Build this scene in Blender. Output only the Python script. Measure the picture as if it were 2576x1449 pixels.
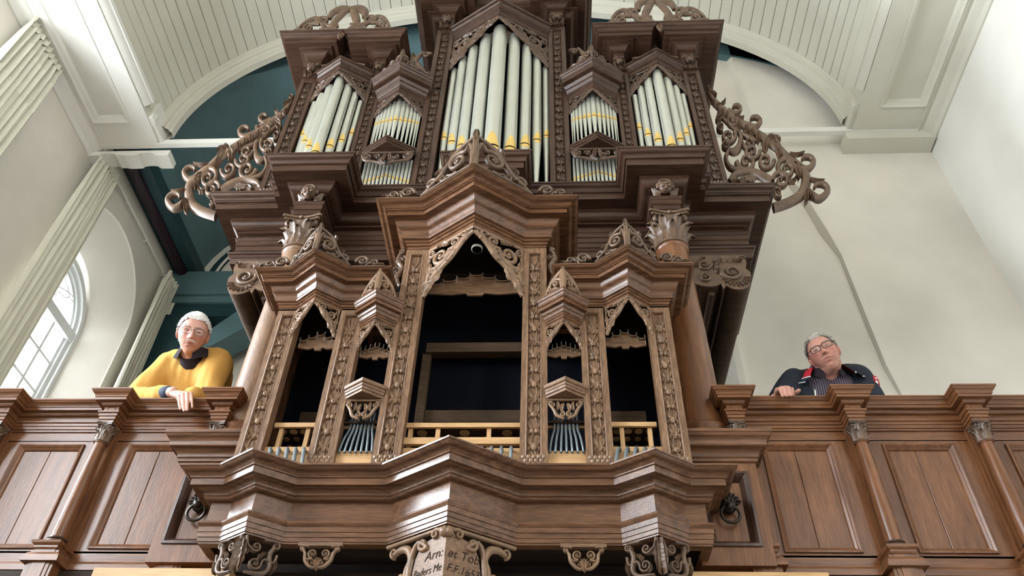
import bpy, bmesh, math, random
import numpy as np
from mathutils import Vector, Matrix, noise
random.seed(7)
S = bpy.context.scene
for o in list(bpy.data.objects): bpy.data.objects.remove(o)
PI = math.pi
R = math.radians

# ------------------------------------------------------------------ camera (origin = photographer's eye)
def make_camera():
    p, w, r = R(44.0), R(3.7), R(2.0)
    F = Vector((0, math.cos(p), math.sin(p))); U = Vector((0, -math.sin(p), math.cos(p))); X = Vector((1, 0, 0))
    Zr = Matrix.Rotation(w, 3, 'Z')
    F, U, X = Zr @ F, Zr @ U, Zr @ X
    c, s = math.cos(r), math.sin(r)
    X, U = c*X + s*U, -s*X + c*U
    cam = bpy.data.cameras.new('camera'); o = bpy.data.objects.new('camera', cam)
    S.collection.objects.link(o)
    m = Matrix.Identity(4)
    for i in range(3):
        m[i][0], m[i][1], m[i][2] = X[i], U[i], -F[i]
    o.matrix_world = m
    cam.sensor_width = 36; cam.lens = 36*1990/2576; cam.clip_start = .02; cam.clip_end = 200
    S.camera = o
make_camera()
S.view_settings.view_transform = 'Standard'; S.view_settings.look = 'None'
S.view_settings.gamma = 1; S.view_settings.use_curve_mapping = False
S.view_settings.exposure = 0.22

# ------------------------------------------------------------------ sky and the daylight of the nave windows
W = bpy.data.worlds.new('world'); S.world = W; W.use_nodes = True
W.node_tree.nodes['Background'].inputs[0].default_value = (.90, .95, 1, 1)
W.node_tree.nodes['Background'].inputs[1].default_value = 15.0
def window_light(name, loc, rot, sx, sy, power, col):
    l = bpy.data.lights.new(name, 'AREA'); l.shape = 'RECTANGLE'; l.size = sx; l.size_y = sy
    l.energy = power; l.color = col
    o = bpy.data.objects.new(name, l); S.collection.objects.link(o)
    o.location = loc; o.rotation_euler = rot
for k, y in enumerate((2.65, -.85, -4.35)):
    window_light('daylight_left', (-5.66, y, 4.0), (0, -PI/2, 0), 3.2, 1.35, (430, 330, 220)[k], (.84, .92, 1))
for k, y in enumerate((-4.35,)):
    window_light('daylight_right', (4.62, y, 4.0), (0, PI/2, 0), 3.2, 1.35, (150,)[k], (1, .96, .88))

# ------------------------------------------------------------------ materials
MATS = {}
def nt(name):
    m = bpy.data.materials.new(name); m.use_nodes = True
    MATS[name] = m
    return m, m.node_tree, m.node_tree.nodes['Principled BSDF']
def plain(name, col, rough=.5, metal=0, spec=.5, noise_amt=0, nscale=6, bump=0):
    m, t, b = nt(name)
    b.inputs['Base Color'].default_value = (*col, 1); b.inputs['Roughness'].default_value = rough
    b.inputs['Metallic'].default_value = metal; b.inputs['Specular IOR Level'].default_value = spec
    if noise_amt or bump:
        tc = t.nodes.new('ShaderNodeTexCoord'); n = t.nodes.new('ShaderNodeTexNoise')
        n.inputs['Scale'].default_value = nscale; n.inputs['Detail'].default_value = 5
        t.links.new(tc.outputs['Object'], n.inputs['Vector'])
        if noise_amt:
            r = t.nodes.new('ShaderNodeValToRGB')
            r.color_ramp.elements[0].position = .3; r.color_ramp.elements[1].position = .7
            r.color_ramp.elements[0].color = (*[c*(1-noise_amt) for c in col], 1)
            r.color_ramp.elements[1].color = (*[min(1, c*(1+noise_amt*.6)) for c in col], 1)
            t.links.new(n.outputs['Fac'], r.inputs['Fac']); t.links.new(r.outputs['Color'], b.inputs['Base Color'])
        if bump:
            bp = t.nodes.new('ShaderNodeBump'); bp.inputs['Strength'].default_value = bump; bp.inputs['Distance'].default_value = .01
            t.links.new(n.outputs['Fac'], bp.inputs['Height']); t.links.new(bp.outputs['Normal'], b.inputs['Normal'])
    return m
def wood(name, c1, c2, axis='x', rough=.38, fine=1.0, spec=.5, fleck=.25):
    m, t, b = nt(name)
    tc = t.nodes.new('ShaderNodeTexCoord'); mp = t.nodes.new('ShaderNodeMapping')
    sc = {'x': (2.2, 26, 26), 'z': (26, 26, 2.2), 'y': (26, 2.2, 26)}[axis]
    mp.inputs['Scale'].default_value = [v*fine for v in sc]
    t.links.new(tc.outputs['Object'], mp.inputs['Vector'])
    n = t.nodes.new('ShaderNodeTexNoise'); n.inputs['Scale'].default_value = 1.6; n.inputs['Detail'].default_value = 6; n.inputs['Distortion'].default_value = .35
    t.links.new(mp.outputs['Vector'], n.inputs['Vector'])
    n2 = t.nodes.new('ShaderNodeTexNoise'); n2.inputs['Scale'].default_value = 7; n2.inputs['Detail'].default_value = 3
    t.links.new(mp.outputs['Vector'], n2.inputs['Vector'])
    r = t.nodes.new('ShaderNodeValToRGB')
    r.color_ramp.elements[0].position = .3; r.color_ramp.elements[1].position = .72
    r.color_ramp.elements[0].color = (*c1, 1); r.color_ramp.elements[1].color = (*c2, 1)
    t.links.new(n.outputs['Fac'], r.inputs['Fac'])
    mx = t.nodes.new('ShaderNodeMix'); mx.data_type = 'RGBA'; mx.blend_type = 'MULTIPLY'
    r2 = t.nodes.new('ShaderNodeValToRGB')
    r2.color_ramp.elements[0].position = .38; r2.color_ramp.elements[1].position = .6
    r2.color_ramp.elements[0].color = (.55, .5, .47, 1); r2.color_ramp.elements[1].color = (1, 1, 1, 1)
    t.links.new(n2.outputs['Fac'], r2.inputs['Fac'])
    mx.inputs[0].default_value = fleck*2.2
    t.links.new(r.outputs['Color'], mx.inputs[6]); t.links.new(r2.outputs['Color'], mx.inputs[7])
    t.links.new(mx.outputs[2], b.inputs['Base Color'])
    b.inputs['Roughness'].default_value = rough; b.inputs['Specular IOR Level'].default_value = spec
    bp = t.nodes.new('ShaderNodeBump'); bp.inputs['Strength'].default_value = .12; bp.inputs['Distance'].default_value = .004
    t.links.new(n2.outputs['Fac'], bp.inputs['Height']); t.links.new(bp.outputs['Normal'], b.inputs['Normal'])
    return m
for ax in 'xyz':
    wood('main_'+ax, (.033, .0158, .0098), (.076, .039, .0245), ax, .32, spec=.32)          # dark varnished oak of the main case
    wood('back_'+ax, (.080, .036, .0175), (.180, .086, .043), ax, .27, spec=.40)           # oak of the back positive
    wood('pillar_'+ax, (.145, .078, .041), (.25, .145, .080), ax, .48, 1.2, .4, .45)   # paler, worn oak
    wood('parapet_'+ax, (.118, .047, .019), (.215, .091, .039), ax, .28, .8, spec=.38)      # gallery front
carve = plain('carved_oak', (.108, .062, .036), .42, noise_amt=.35, nscale=14, bump=.15)
carved = plain('carved_oak_dark', (.080, .045, .027), .42, noise_amt=.35, nscale=14, bump=.15)
carvel = plain('carved_oak_pale', (.205, .122, .070), .42, noise_amt=.3, nscale=16, bump=.15)
wood('pine_x', (.42, .25, .11), (.60, .38, .19), 'x', .5, .6, .4, .15)
wood('pine_z', (.42, .25, .11), (.60, .38, .19), 'z', .5, .6, .4, .15)
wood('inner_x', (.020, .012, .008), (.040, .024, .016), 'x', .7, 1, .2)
wood('inner_brown', (.050, .030, .018), (.085, .052, .030), 'x', .6, 1, .2)
plain('interior_dark', (.004, .005, .008), .95, spec=.05)  # near-black sheet behind the openings, interior darkness put into the colour
plain('plaster', (.75, .71, .635), .85, spec=.2, noise_amt=.16, nscale=.8, bump=.05)
plain('plaster_cool', (.80, .785, .73), .85, spec=.2, noise_amt=.04, nscale=2.0, bump=.06)
plain('paint_cream', (.66, .64, .55), .45, spec=.4, noise_amt=.03, nscale=3)
plain('paint_white', (.82, .81, .76), .4, spec=.4, noise_amt=.02, nscale=5)
plain('paint_window', (.80, .83, .83), .4, spec=.4)
plain('teal', (.100, .180, .200), .55, spec=.3, noise_amt=.08, nscale=4)
plain('teal_dark', (.018, .052, .062), .5, spec=.3, noise_amt=.1, nscale=4)
plain('plum', (.022, .009, .016), .4, spec=.4)
plain('tin', (.60, .61, .55), .33, metal=.78, noise_amt=.04, nscale=5)
plain('gold', (.86, .60, .20), .30, metal=.75, noise_amt=.1, nscale=25)
plain('slot_black', (.006, .005, .004), .8, spec=.1)
plain('lead', (.16, .19, .21), .45, metal=.6, noise_amt=.2, nscale=30)
plain('lead_dark', (.035, .04, .045), .45, metal=.6)
plain('pin', (.7, .68, .6), .3, metal=.8)
plain('bronze', (.030, .020, .014), .35, metal=.5, noise_amt=.3, nscale=40)
plain('curtain', (.80, .78, .66), .8, spec=.15, noise_amt=.03, nscale=8)
plain('stone_floor', (.13, .12, .105), .5, noise_amt=.2, nscale=2)
plain('paving', (.20, .195, .18), .9, spec=.1, noise_amt=.2, nscale=1)
plain('engraving', (.030, .016, .011), .7, spec=.1)
def glass():
    m, t, b = nt('glass')
    t.nodes.remove(b)
    tr = t.nodes.new('ShaderNodeBsdfTransparent'); gl = t.nodes.new('ShaderNodeBsdfGlossy'); mx = t.nodes.new('ShaderNodeMixShader')
    gl.inputs['Roughness'].default_value = .03; mx.inputs[0].default_value = .06
    t.links.new(tr.outputs[0], mx.inputs[1]); t.links.new(gl.outputs[0], mx.inputs[2])
    t.links.new(mx.outputs[0], t.nodes['Material Output'].inputs['Surface'])
glass()

# ------------------------------------------------------------------ object helpers
COL = S.collection
def tag(o, label=None, cat=None, group=None, kind=None):
    if label: o['label'] = label
    if cat: o['category'] = cat
    if group: o['group'] = group
    if kind: o['kind'] = kind
    return o
def thing(name, loc, label, cat, group=None, kind=None):
    o = bpy.data.objects.new(name, None); COL.objects.link(o); o.location = loc; o.empty_display_size = .1
    return tag(o, label, cat, group, kind)
def world_of(p):
    if p is None: return Matrix.Identity(4)
    return world_of(p.parent) @ p.matrix_parent_inverse @ Matrix.Translation(p.location)
def adopt(o, parent):
    if parent is not None:
        o.parent = parent; o.matrix_parent_inverse = world_of(parent).inverted()
    return o
def mesh_obj(name, me, mat, parent=None):
    o = bpy.data.objects.new(name, me); COL.objects.link(o)
    if mat is not None: me.materials.append(MATS[mat] if isinstance(mat, str) else mat)
    return adopt(o, parent)
def copy_of(o, parent, loc):
    c = o.copy(); COL.objects.link(c); c.parent = None; c.location = loc
    return adopt(c, parent)

class Fr:                                   # a local frame: x along, y up, d out of the plane
    def __init__(s, o, ex, ey, ez): s.o, s.x, s.y, s.z = Vector(o), Vector(ex), Vector(ey), Vector(ez)
    def __call__(s, x, y, d=0): return s.o + s.x*x + s.y*y + s.z*d
def front(x, y, z, s=1): return Fr((x, y, z), (s, 0, 0), (0, 0, 1), (0, -1, 0))

def catmull(pts, n=6):
    if len(pts) < 3: 
        a, b = pts[0], pts[-1]
        return [tuple(a[k]+(b[k]-a[k])*i/n for k in range(len(a))) for i in range(n+1)]
    P = [pts[0]] + list(pts) + [pts[-1]]; out = []
    for i in range(1, len(P)-2):
        for j in range(n):
            t = j/n
            out.append(tuple(.5*((2*P[i][k]) + (-P[i-1][k]+P[i+1][k])*t + (2*P[i-1][k]-5*P[i][k]+4*P[i+1][k]-P[i+2][k])*t*t
                        + (-P[i-1][k]+3*P[i][k]-3*P[i+1][k]+P[i+2][k])*t**3) for k in range(len(P[i]))))
    out.append(tuple(P[-2]))
    return out

class MB:
    def __init__(s): s.v, s.f = [], []
    def add(s, vs, fs):
        b = len(s.v); s.v += [tuple(v) for v in vs]; s.f += [tuple(i+b for i in f) for f in fs]; return s
    def box(s, x0, x1, y0, y1, z0, z1):
        return s.add([(x0,y0,z0),(x1,y0,z0),(x1,y1,z0),(x0,y1,z0),(x0,y0,z1),(x1,y0,z1),(x1,y1,z1),(x0,y1,z1)],
                     [(0,3,2,1),(4,5,6,7),(0,1,5,4),(1,2,6,5),(2,3,7,6),(3,0,4,7)])
    def cbox(s, x0, x1, y0, y1, z0, z1, c=.004):      # box with chamfered front (-y) edges
        return s.add([(x0,y1,z0),(x1,y1,z0),(x1,y1,z1),(x0,y1,z1),(x0,y0+c,z0),(x1,y0+c,z0),(x1,y0+c,z1),(x0,y0+c,z1),
                      (x0+c,y0,z0+c),(x1-c,y0,z0+c),(x1-c,y0,z1-c),(x0+c,y0,z1-c)],
                     [(0,3,2,1),(0,1,5,4),(1,2,6,5),(2,3,7,6),(3,0,4,7),(4,5,9,8),(5,6,10,9),(6,7,11,10),(7,4,8,11),(8,9,10,11)])
    def prism(s, poly, F, d0, d1):           # outline in a frame, extruded from d0 to d1
        n = len(poly)
        vs = [F(x, y, d0) for x, y in poly] + [F(x, y, d1) for x, y in poly]
        return s.add(vs, [tuple(range(n)), tuple(range(2*n-1, n-1, -1))] + [(i, i+n, (i+1) % n+n, (i+1) % n) for i in range(n)])
    def strip(s, A, B, closed=False):        # quads between two point rows
        n = len(A)
        return s.add(list(A)+list(B), [(i, (i+1) % n, (i+1) % n+n, i+n) for i in range(n if closed else n-1)])
    def sweep(s, prof, path, ax=0.0, mir=1, caps=True):      # mitred moulding: prof (out, z), path (x, y) with outside on its right
        n = len(path); rows = []
        for i, (x, y) in enumerate(path):
            ns = []
            if i: 
                dx, dy = x-path[i-1][0], y-path[i-1][1]; L = math.hypot(dx, dy); ns.append((dy/L, -dx/L))
            if i < n-1:
                dx, dy = path[i+1][0]-x, path[i+1][1]-y; L = math.hypot(dx, dy); ns.append((dy/L, -dx/L))
            if len(ns) == 2:
                k = 1+ns[0][0]*ns[1][0]+ns[0][1]*ns[1][1]; k = max(k, .15)
                m = ((ns[0][0]+ns[1][0])/k, (ns[0][1]+ns[1][1])/k)
            else: m = ns[0]
            rows.append([(ax+mir*(x+m[0]*p), y+m[1]*p, z) for p, z in prof])
        b = len(s.v); k = len(prof)
        for r in rows: s.v += r
        for i in range(n-1):
            for j in range(k-1):
                a = b+i*k+j; s.f.append((a, a+1, a+k+1, a+k))
        if caps:
            s.f.append(tuple(b+j for j in range(k))); s.f.append(tuple(b+(n-1)*k+j for j in range(k-1, -1, -1)))
        return s
    def lathe(s, prof, c, n=24, a0=0, a1=2*PI, X=(1,0,0), Y=(0,1,0), Z=(0,0,1)):
        X, Y, Z, c = Vector(X), Vector(Y), Vector(Z), Vector(c)
        full = abs(a1-a0-2*PI) < 1e-6; m = n if full else n+1
        b = len(s.v); k = len(prof)
        for i in range(m):
            a = a0+(a1-a0)*i/n
            for r, z in prof: s.v.append(tuple(c+X*(r*math.cos(a))+Y*(r*math.sin(a))+Z*z))
        for i in range(n):
            i2 = (i+1) % m
            for j in range(k-1): s.f.append((b+i*k+j, b+i2*k+j, b+i2*k+j+1, b+i*k+j+1))
        if full:
            if prof[0][0] > 1e-6: s.f.append(tuple(b+i*k for i in range(m-1, -1, -1)))
            if prof[-1][0] > 1e-6: s.f.append(tuple(b+i*k+k-1 for i in range(m)))
        return s
    def ball(s, c, r, nu=10, nv=7, sc=(1,1,1)):
        c = Vector(c); b = len(s.v)
        for j in range(1, nv):
            t = PI*j/nv
            for i in range(nu):
                a = 2*PI*i/nu; s.v.append((c.x+sc[0]*r*math.sin(t)*math.cos(a), c.y+sc[1]*r*math.sin(t)*math.sin(a), c.z+sc[2]*r*math.cos(t)))
        s.v += [(c.x, c.y, c.z+sc[2]*r), (c.x, c.y, c.z-sc[2]*r)]; N, Sx = len(s.v)-2, len(s.v)-1
        for j in range(nv-2):
            for i in range(nu):
                a, a2 = b+j*nu+i, b+j*nu+(i+1) % nu; s.f.append((a, a+nu, a2+nu, a2))
        for i in range(nu):
            s.f.append((N, b+i, b+(i+1) % nu)); q = b+(nv-2)*nu; s.f.append((Sx, q+(i+1) % nu, q+i))
        return s
    def tube(s, pts, rad, n=8, closed=False):          # round tube through 3D points, rad number or list
        P = [Vector(p) for p in pts]; m = len(P); b = len(s.v); up = None
        for i, p in enumerate(P):
            t = (P[(i+1) % m]-P[i-1]) if closed else (P[min(i+1, m-1)]-P[max(i-1, 0)])
            t.normalize()
            if up is None:
                up = Vector((0,0,1)) if abs(t.z) < .9 else Vector((1,0,0))
            u = (up - t*up.dot(t)).normalized(); up = u; w = t.cross(u)
            r = rad[i] if isinstance(rad, (list, tuple)) else rad
            for k in range(n):
                a = 2*PI*k/n; s.v.append(tuple(p+u*(r*math.cos(a))+w*(r*math.sin(a))))
        for i in range(m if closed else m-1):
            i2 = (i+1) % m
            for k in range(n): s.f.append((b+i*n+k, b+i*n+(k+1) % n, b+i2*n+(k+1) % n, b+i2*n+k))
        if not closed:
            s.f.append(tuple(b+k for k in range(n-1, -1, -1))); s.f.append(tuple(b+(m-1)*n+k for k in range(n)))
        return s
    # ---- carving strokes, drawn in a frame
    def stroke(s, F, pts, w, t, d=0, n=8, sub=5, ridge=False):   # pts (x, y); w half width (number or list per pt), t half depth
        ww = w if isinstance(w, (list, tuple)) else [w]*len(pts)
        P = catmull([(p[0], p[1], a) for p, a in zip(pts, ww)], sub); m = len(P); b = len(s.v)
        sec = [(1, 0), (.72, .75), (.2, 1 if not ridge else .55), (-.2, 1 if not ridge else .55), (-.72, .75), (-1, 0), (-.6, -.8), (.6, -.8)]
        for i, (x, y, a) in enumerate(P):
            x0, y0, _ = P[max(i-1, 0)]; x1, y1, _ = P[min(i+1, m-1)]
            L = math.hypot(x1-x0, y1-y0) or 1; nx, ny = -(y1-y0)/L, (x1-x0)/L
            tt = t*min(1, .35+a/max(max(ww), 1e-6))
            for q, h in sec: s.v.append(tuple(F(x+nx*a*q, y+ny*a*q, d+tt*h)))
        k = 8
        for i in range(m-1):
            for j in range(k): s.f.append((b+i*k+j, b+i*k+(j+1) % k, b+(i+1)*k+(j+1) % k, b+(i+1)*k+j))
        s.f.append(tuple(b+j for j in range(k-1, -1, -1))); s.f.append(tuple(b+(m-1)*k+j for j in range(k)))
        return s
    def volute(s, F, c, r, a0, turns=1.35, dr=1, w=None, t=.012, lead=None, d=0, eye=True):
        w = w or r*.2; N = int(14*turns)+3; pts, ww = [], []
        if lead:
            for q in lead: pts.append(q); ww.append(w)
        for i in range(N):
            u = i/(N-1); a = a0+dr*turns*2*PI*u; rr = r*(1-.80*u**.85)
            pts.append((c[0]+rr*math.cos(a), c[1]+rr*math.sin(a))); ww.append(w*(1-.55*u))
        s.stroke(F, pts, ww, t, d, sub=2)
        if eye:
            e = F(c[0], c[1], d+t*.3); s.ball(e, r*.2*F.x.length, 8, 5)
        return s
    def leaf(s, F, p0, p1, p2, w, t=.012, d=0, lobes=0):          # acanthus blade along a bent centre line
        N = 10 if not lobes else max(10, lobes*4); b = len(s.v)
        for i in range(N+1):
            u = i/N; x = (1-u)**2*p0[0]+2*u*(1-u)*p1[0]+u*u*p2[0]; y = (1-u)**2*p0[1]+2*u*(1-u)*p1[1]+u*u*p2[1]
            dx = 2*(1-u)*(p1[0]-p0[0])+2*u*(p2[0]-p1[0]); dy = 2*(1-u)*(p1[1]-p0[1])+2*u*(p2[1]-p1[1])
            L = math.hypot(dx, dy) or 1; nx, ny = -dy/L, dx/L
            a = w*math.sin(PI*min(1, .12+u*.88))**.7
            if lobes: a *= .72+.42*abs(math.sin(PI*lobes*u))
            a = max(a, w*.05)
            for q, h in ((-1, .1), (-.5, 1), (0, .45), (.5, 1), (1, .1), (0, -.5)):
                s.v.append(tuple(F(x+nx*a*q, y+ny*a*q, d+t*h)))
        for i in range(N):
            for j in range(6): s.f.append((b+i*6+j, b+i*6+(j+1) % 6, b+(i+1)*6+(j+1) % 6, b+(i+1)*6+j))
        s.f.append(tuple(b+j for j in range(5, -1, -1))); s.f.append(tuple(b+N*6+j for j in range(6)))
        return s
    def grapes(s, F, c, r, n=16, t=.01):
        for i in range(n):
            row = int((math.sqrt(8*i+1)-1)/2); k = i-row*(row+1)//2
            x = (k-row/2)*r*.62; y = (row-2.2)*r*.5
            s.ball(F(c[0]+x, c[1]+y, t), r*.36, 7, 5)
        return s
    def build(s, name, mat, parent=None, smooth=35, clean=True):
        me = bpy.data.meshes.new(name); me.from_pydata(s.v, [], s.f)
        if clean:
            bm = bmesh.new(); bm.from_mesh(me); bmesh.ops.recalc_face_normals(bm, faces=bm.faces); bm.to_mesh(me); bm.free()
        if smooth:
            me.polygons.foreach_set('use_smooth', [True]*len(me.polygons)); me.set_sharp_from_angle(angle=R(smooth))
        return mesh_obj(name, me, mat, parent)
def arc(p0, p1, kind, n=6):      # quarter curves for profiles: 'cv' ovolo, 'cc' cavetto, 'cy' cyma
    (a, z0), (b, z1) = p0, p1; out = []
    for i in range(n+1):
        u = i/n
        if kind == 'cc': e, f = 1-math.cos(u*PI/2), math.sin(u*PI/2)
        elif kind == 'cv': e, f = math.sin(u*PI/2), 1-math.cos(u*PI/2)
        else: e, f = u, u+.24*math.sin(2*PI*u)*.5*(1 if kind == 'cy' else -1)
        out.append((a+(b-a)*e, z0+(z1-z0)*f))
    return out
# ------------------------------------------------------------------ the room
XL, XR, YB, VC = -5.29, 4.25, 5.43, -.54
def struct(o): o['kind'] = 'structure'; return o
struct(MB().box(XL-.4, XR+.4, -8, 8.2, -1.75, -1.6).build('floor', 'stone_floor', smooth=0))
struct(MB().box(-45, 45, -45, 45, -1.9, -1.76).build('ground', 'paving', smooth=0))  # unseen grey plane outside, added to block sky light from below
struct(MB().box(XL, XR, 3.62, 8.2, 1.36, 1.46).build('floor_gallery', 'parapet_x', smooth=0))

struct(MB().box(XL-.3, XR+.3, -8.2, -8, -1.6, 11).build('wall_rear', 'plaster', smooth=0))
def window_wall(name, X, sgn, y0, y1, z0, z1, wins, depth=.45, mat='plaster'):
    """Side wall in the plane X with arched, splayed window openings; sgn -1 = wall on the left."""
    m = MB(); N = 24; P = lambda y, z, d=0: (X+sgn*d, y, z)
    ws = sorted(wins); edges = [y0]+[ (a[0]+b[0])/2 for a, b in zip(ws, ws[1:])]+[y1]
    for (yc, hw, zs, zp), e0, e1 in zip(ws, edges, edges[1:]):
        for q in ((e0, yc-hw, z0, z1), (yc+hw, e1, z0, z1), (yc-hw, yc+hw, z0, zs)):
            m.add([P(q[0], q[2]), P(q[1], q[2]), P(q[1], q[3]), P(q[0], q[3])], [(0, 1, 2, 3)])
        A = [P(yc+hw*math.cos(PI-PI*i/N), zp+hw*.97*math.sin(PI*i/N)) for i in range(N+1)]
        m.strip(A, [(a[0], a[1], z1) for a in A])
        k = .74; kz = .90                                     # the splayed reveal, a soft roll at the frame
        out = [P(yc-hw, zs)]+A+[P(yc+hw, zs)]
        rows = []
        for f, dd in ((0, 0), (.03, .02), (.55, depth*.55), (.88, depth*.86), (.93, depth*.97), (1, depth)):
            rows.append([(X+sgn*dd, yc+(p[1]-yc)*(1-f*(1-k)), zs+.25*f+(p[2]-zs)*(1-f*(1-kz)) - .25*f*(p[2]-zs)/(zp+hw-zs)) for p in out])
        for a, b in zip(rows, rows[1:]): m.strip(a, b, True)
    o = struct(m.build(name, mat, smooth=40))
    return o
WL = [(6.375, .93, 2.6, 6.35), (2.65, .93, 2.6, 6.35), (-.85, .93, 2.6, 6.35), (-4.35, .93, 2.6, 6.35)]
window_wall('wall_left', XL, -1, -8, 8.2, -1.6, 8.1, WL)
window_wall('wall_right', XR, 1, -8, YB, -1.6, 8.1, [(-4.35, .93, 2.6, 6.35)], mat='plaster_cool')

# the window of the gallery bay: frame, transom, glazing bars and panes
def gallery_window():
    t = struct(thing('window_1', (XL-.47, 6.375, 3.0), 'arched white church window with small panes and a quatrefoil in its head', 'window'))
    yc, zt, r, zb = 6.375, 6.02, .70, 2.8; X = XL-.46
    F = Fr((X, yc, 0), (0, 1, 0), (0, 0, 1), (1, 0, 0))
    def ringpts(rr, n=28): return [(rr*math.cos(PI*i/n), zt+rr*math.sin(PI*i/n)) for i in range(n+1)]
    def band(m, ro, ri, d0, d1):
        o = [(ro, zb)]+ringpts(ro)+[(-ro, zb)]; i = [(ri, zb)]+ringpts(ri)+[(-ri, zb)]
        for da, db, A, B in ((d1, d1, o, i), (d1, d0, i, i), (d0, d1, o, o)):
            m.strip([F(*p, da) for p in A], [F(*p, db) for p in B])
    m = MB(); band(m, r+.02, r-.05, -.05, .06); band(m, r-.05, r-.11, -.05, .025); band(m, r-.11, r-.15, -.05, 0)
    m.build('window_frame', 'paint_window', t)
    MB().prism([(-r, zt-.06), (r, zt-.06), (r, zt+.07), (-r, zt+.07)], F, -.05, .05).build('transom', 'paint_window', t)
    ri = r-.13
    for i in range(-1, 2):
        MB().prism([(i*ri/2-.018, zb), (i*ri/2+.018, zb), (i*ri/2+.018, zt-.06), (i*ri/2-.018, zt-.06)], F, -.03, .01).build('glazing_bar', 'paint_window', t)
    k = 8
    for i in range(1, k):
        z = zb+(zt-.06-zb)*i/k
        MB().prism([(-ri, z-.015), (ri, z-.015), (ri, z+.015), (-ri, z+.015)], F, -.03, .008).build('glazing_bar', 'paint_window', t)
    for a in range(4):
        for i in range(k):
            z0, z1 = zb+(zt-.06-zb)*i/k+.015, zb+(zt-.06-zb)*(i+1)/k-.015
            x0, x1 = -ri+a*ri/2+.018, -ri+(a+1)*ri/2-.018
            MB().prism([(x0, z0), (x1, z0), (x1, z1), (x0, z1)], F, -.02, -.016).build('pane', 'glass', t, smooth=0)
    MB().prism([(x, z) for x, z in ringpts(ri+.02)], F, -.02, -.016).build('pane', 'glass', t, smooth=0)
    m = MB()                                                   # leading of the head: quatrefoil and interlaced arcs
    q = [F(.23*math.cos(a)*(1+.28*math.cos(4*a)), zt+.36+.17*math.sin(a)*(1+.28*math.cos(4*a)), -.005) for a in [2*PI*i/48 for i in range(48)]]
    m.tube(q, .011, 6, True); m.build('quatrefoil_leading', 'paint_window', t)
    for c in (-1, 1):
        pts = []
        for i in range(25):
            a = PI*.02+PI*.46*i/24; x, z = c*(ri-1.15*ri*math.cos(a)*1.0), zt+.07+.62*ri*math.sin(a)*1.05
            if x*x+(z-zt)**2 < ri*ri: pts.append(F(x, z, -.005))
        MB().tube(pts, .011, 6).build('leading', 'paint_window', t)
        MB().tube([F(c*.28, zt+.36, -.005), F(c*.42, zt+.38, -.005)], .010, 6).build('leading', 'paint_window', t)
    MB().tube([F(0, zt+.55, -.005), F(0, zt+ri, -.005)], .010, 6).build('leading', 'paint_window', t)
gallery_window()

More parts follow.
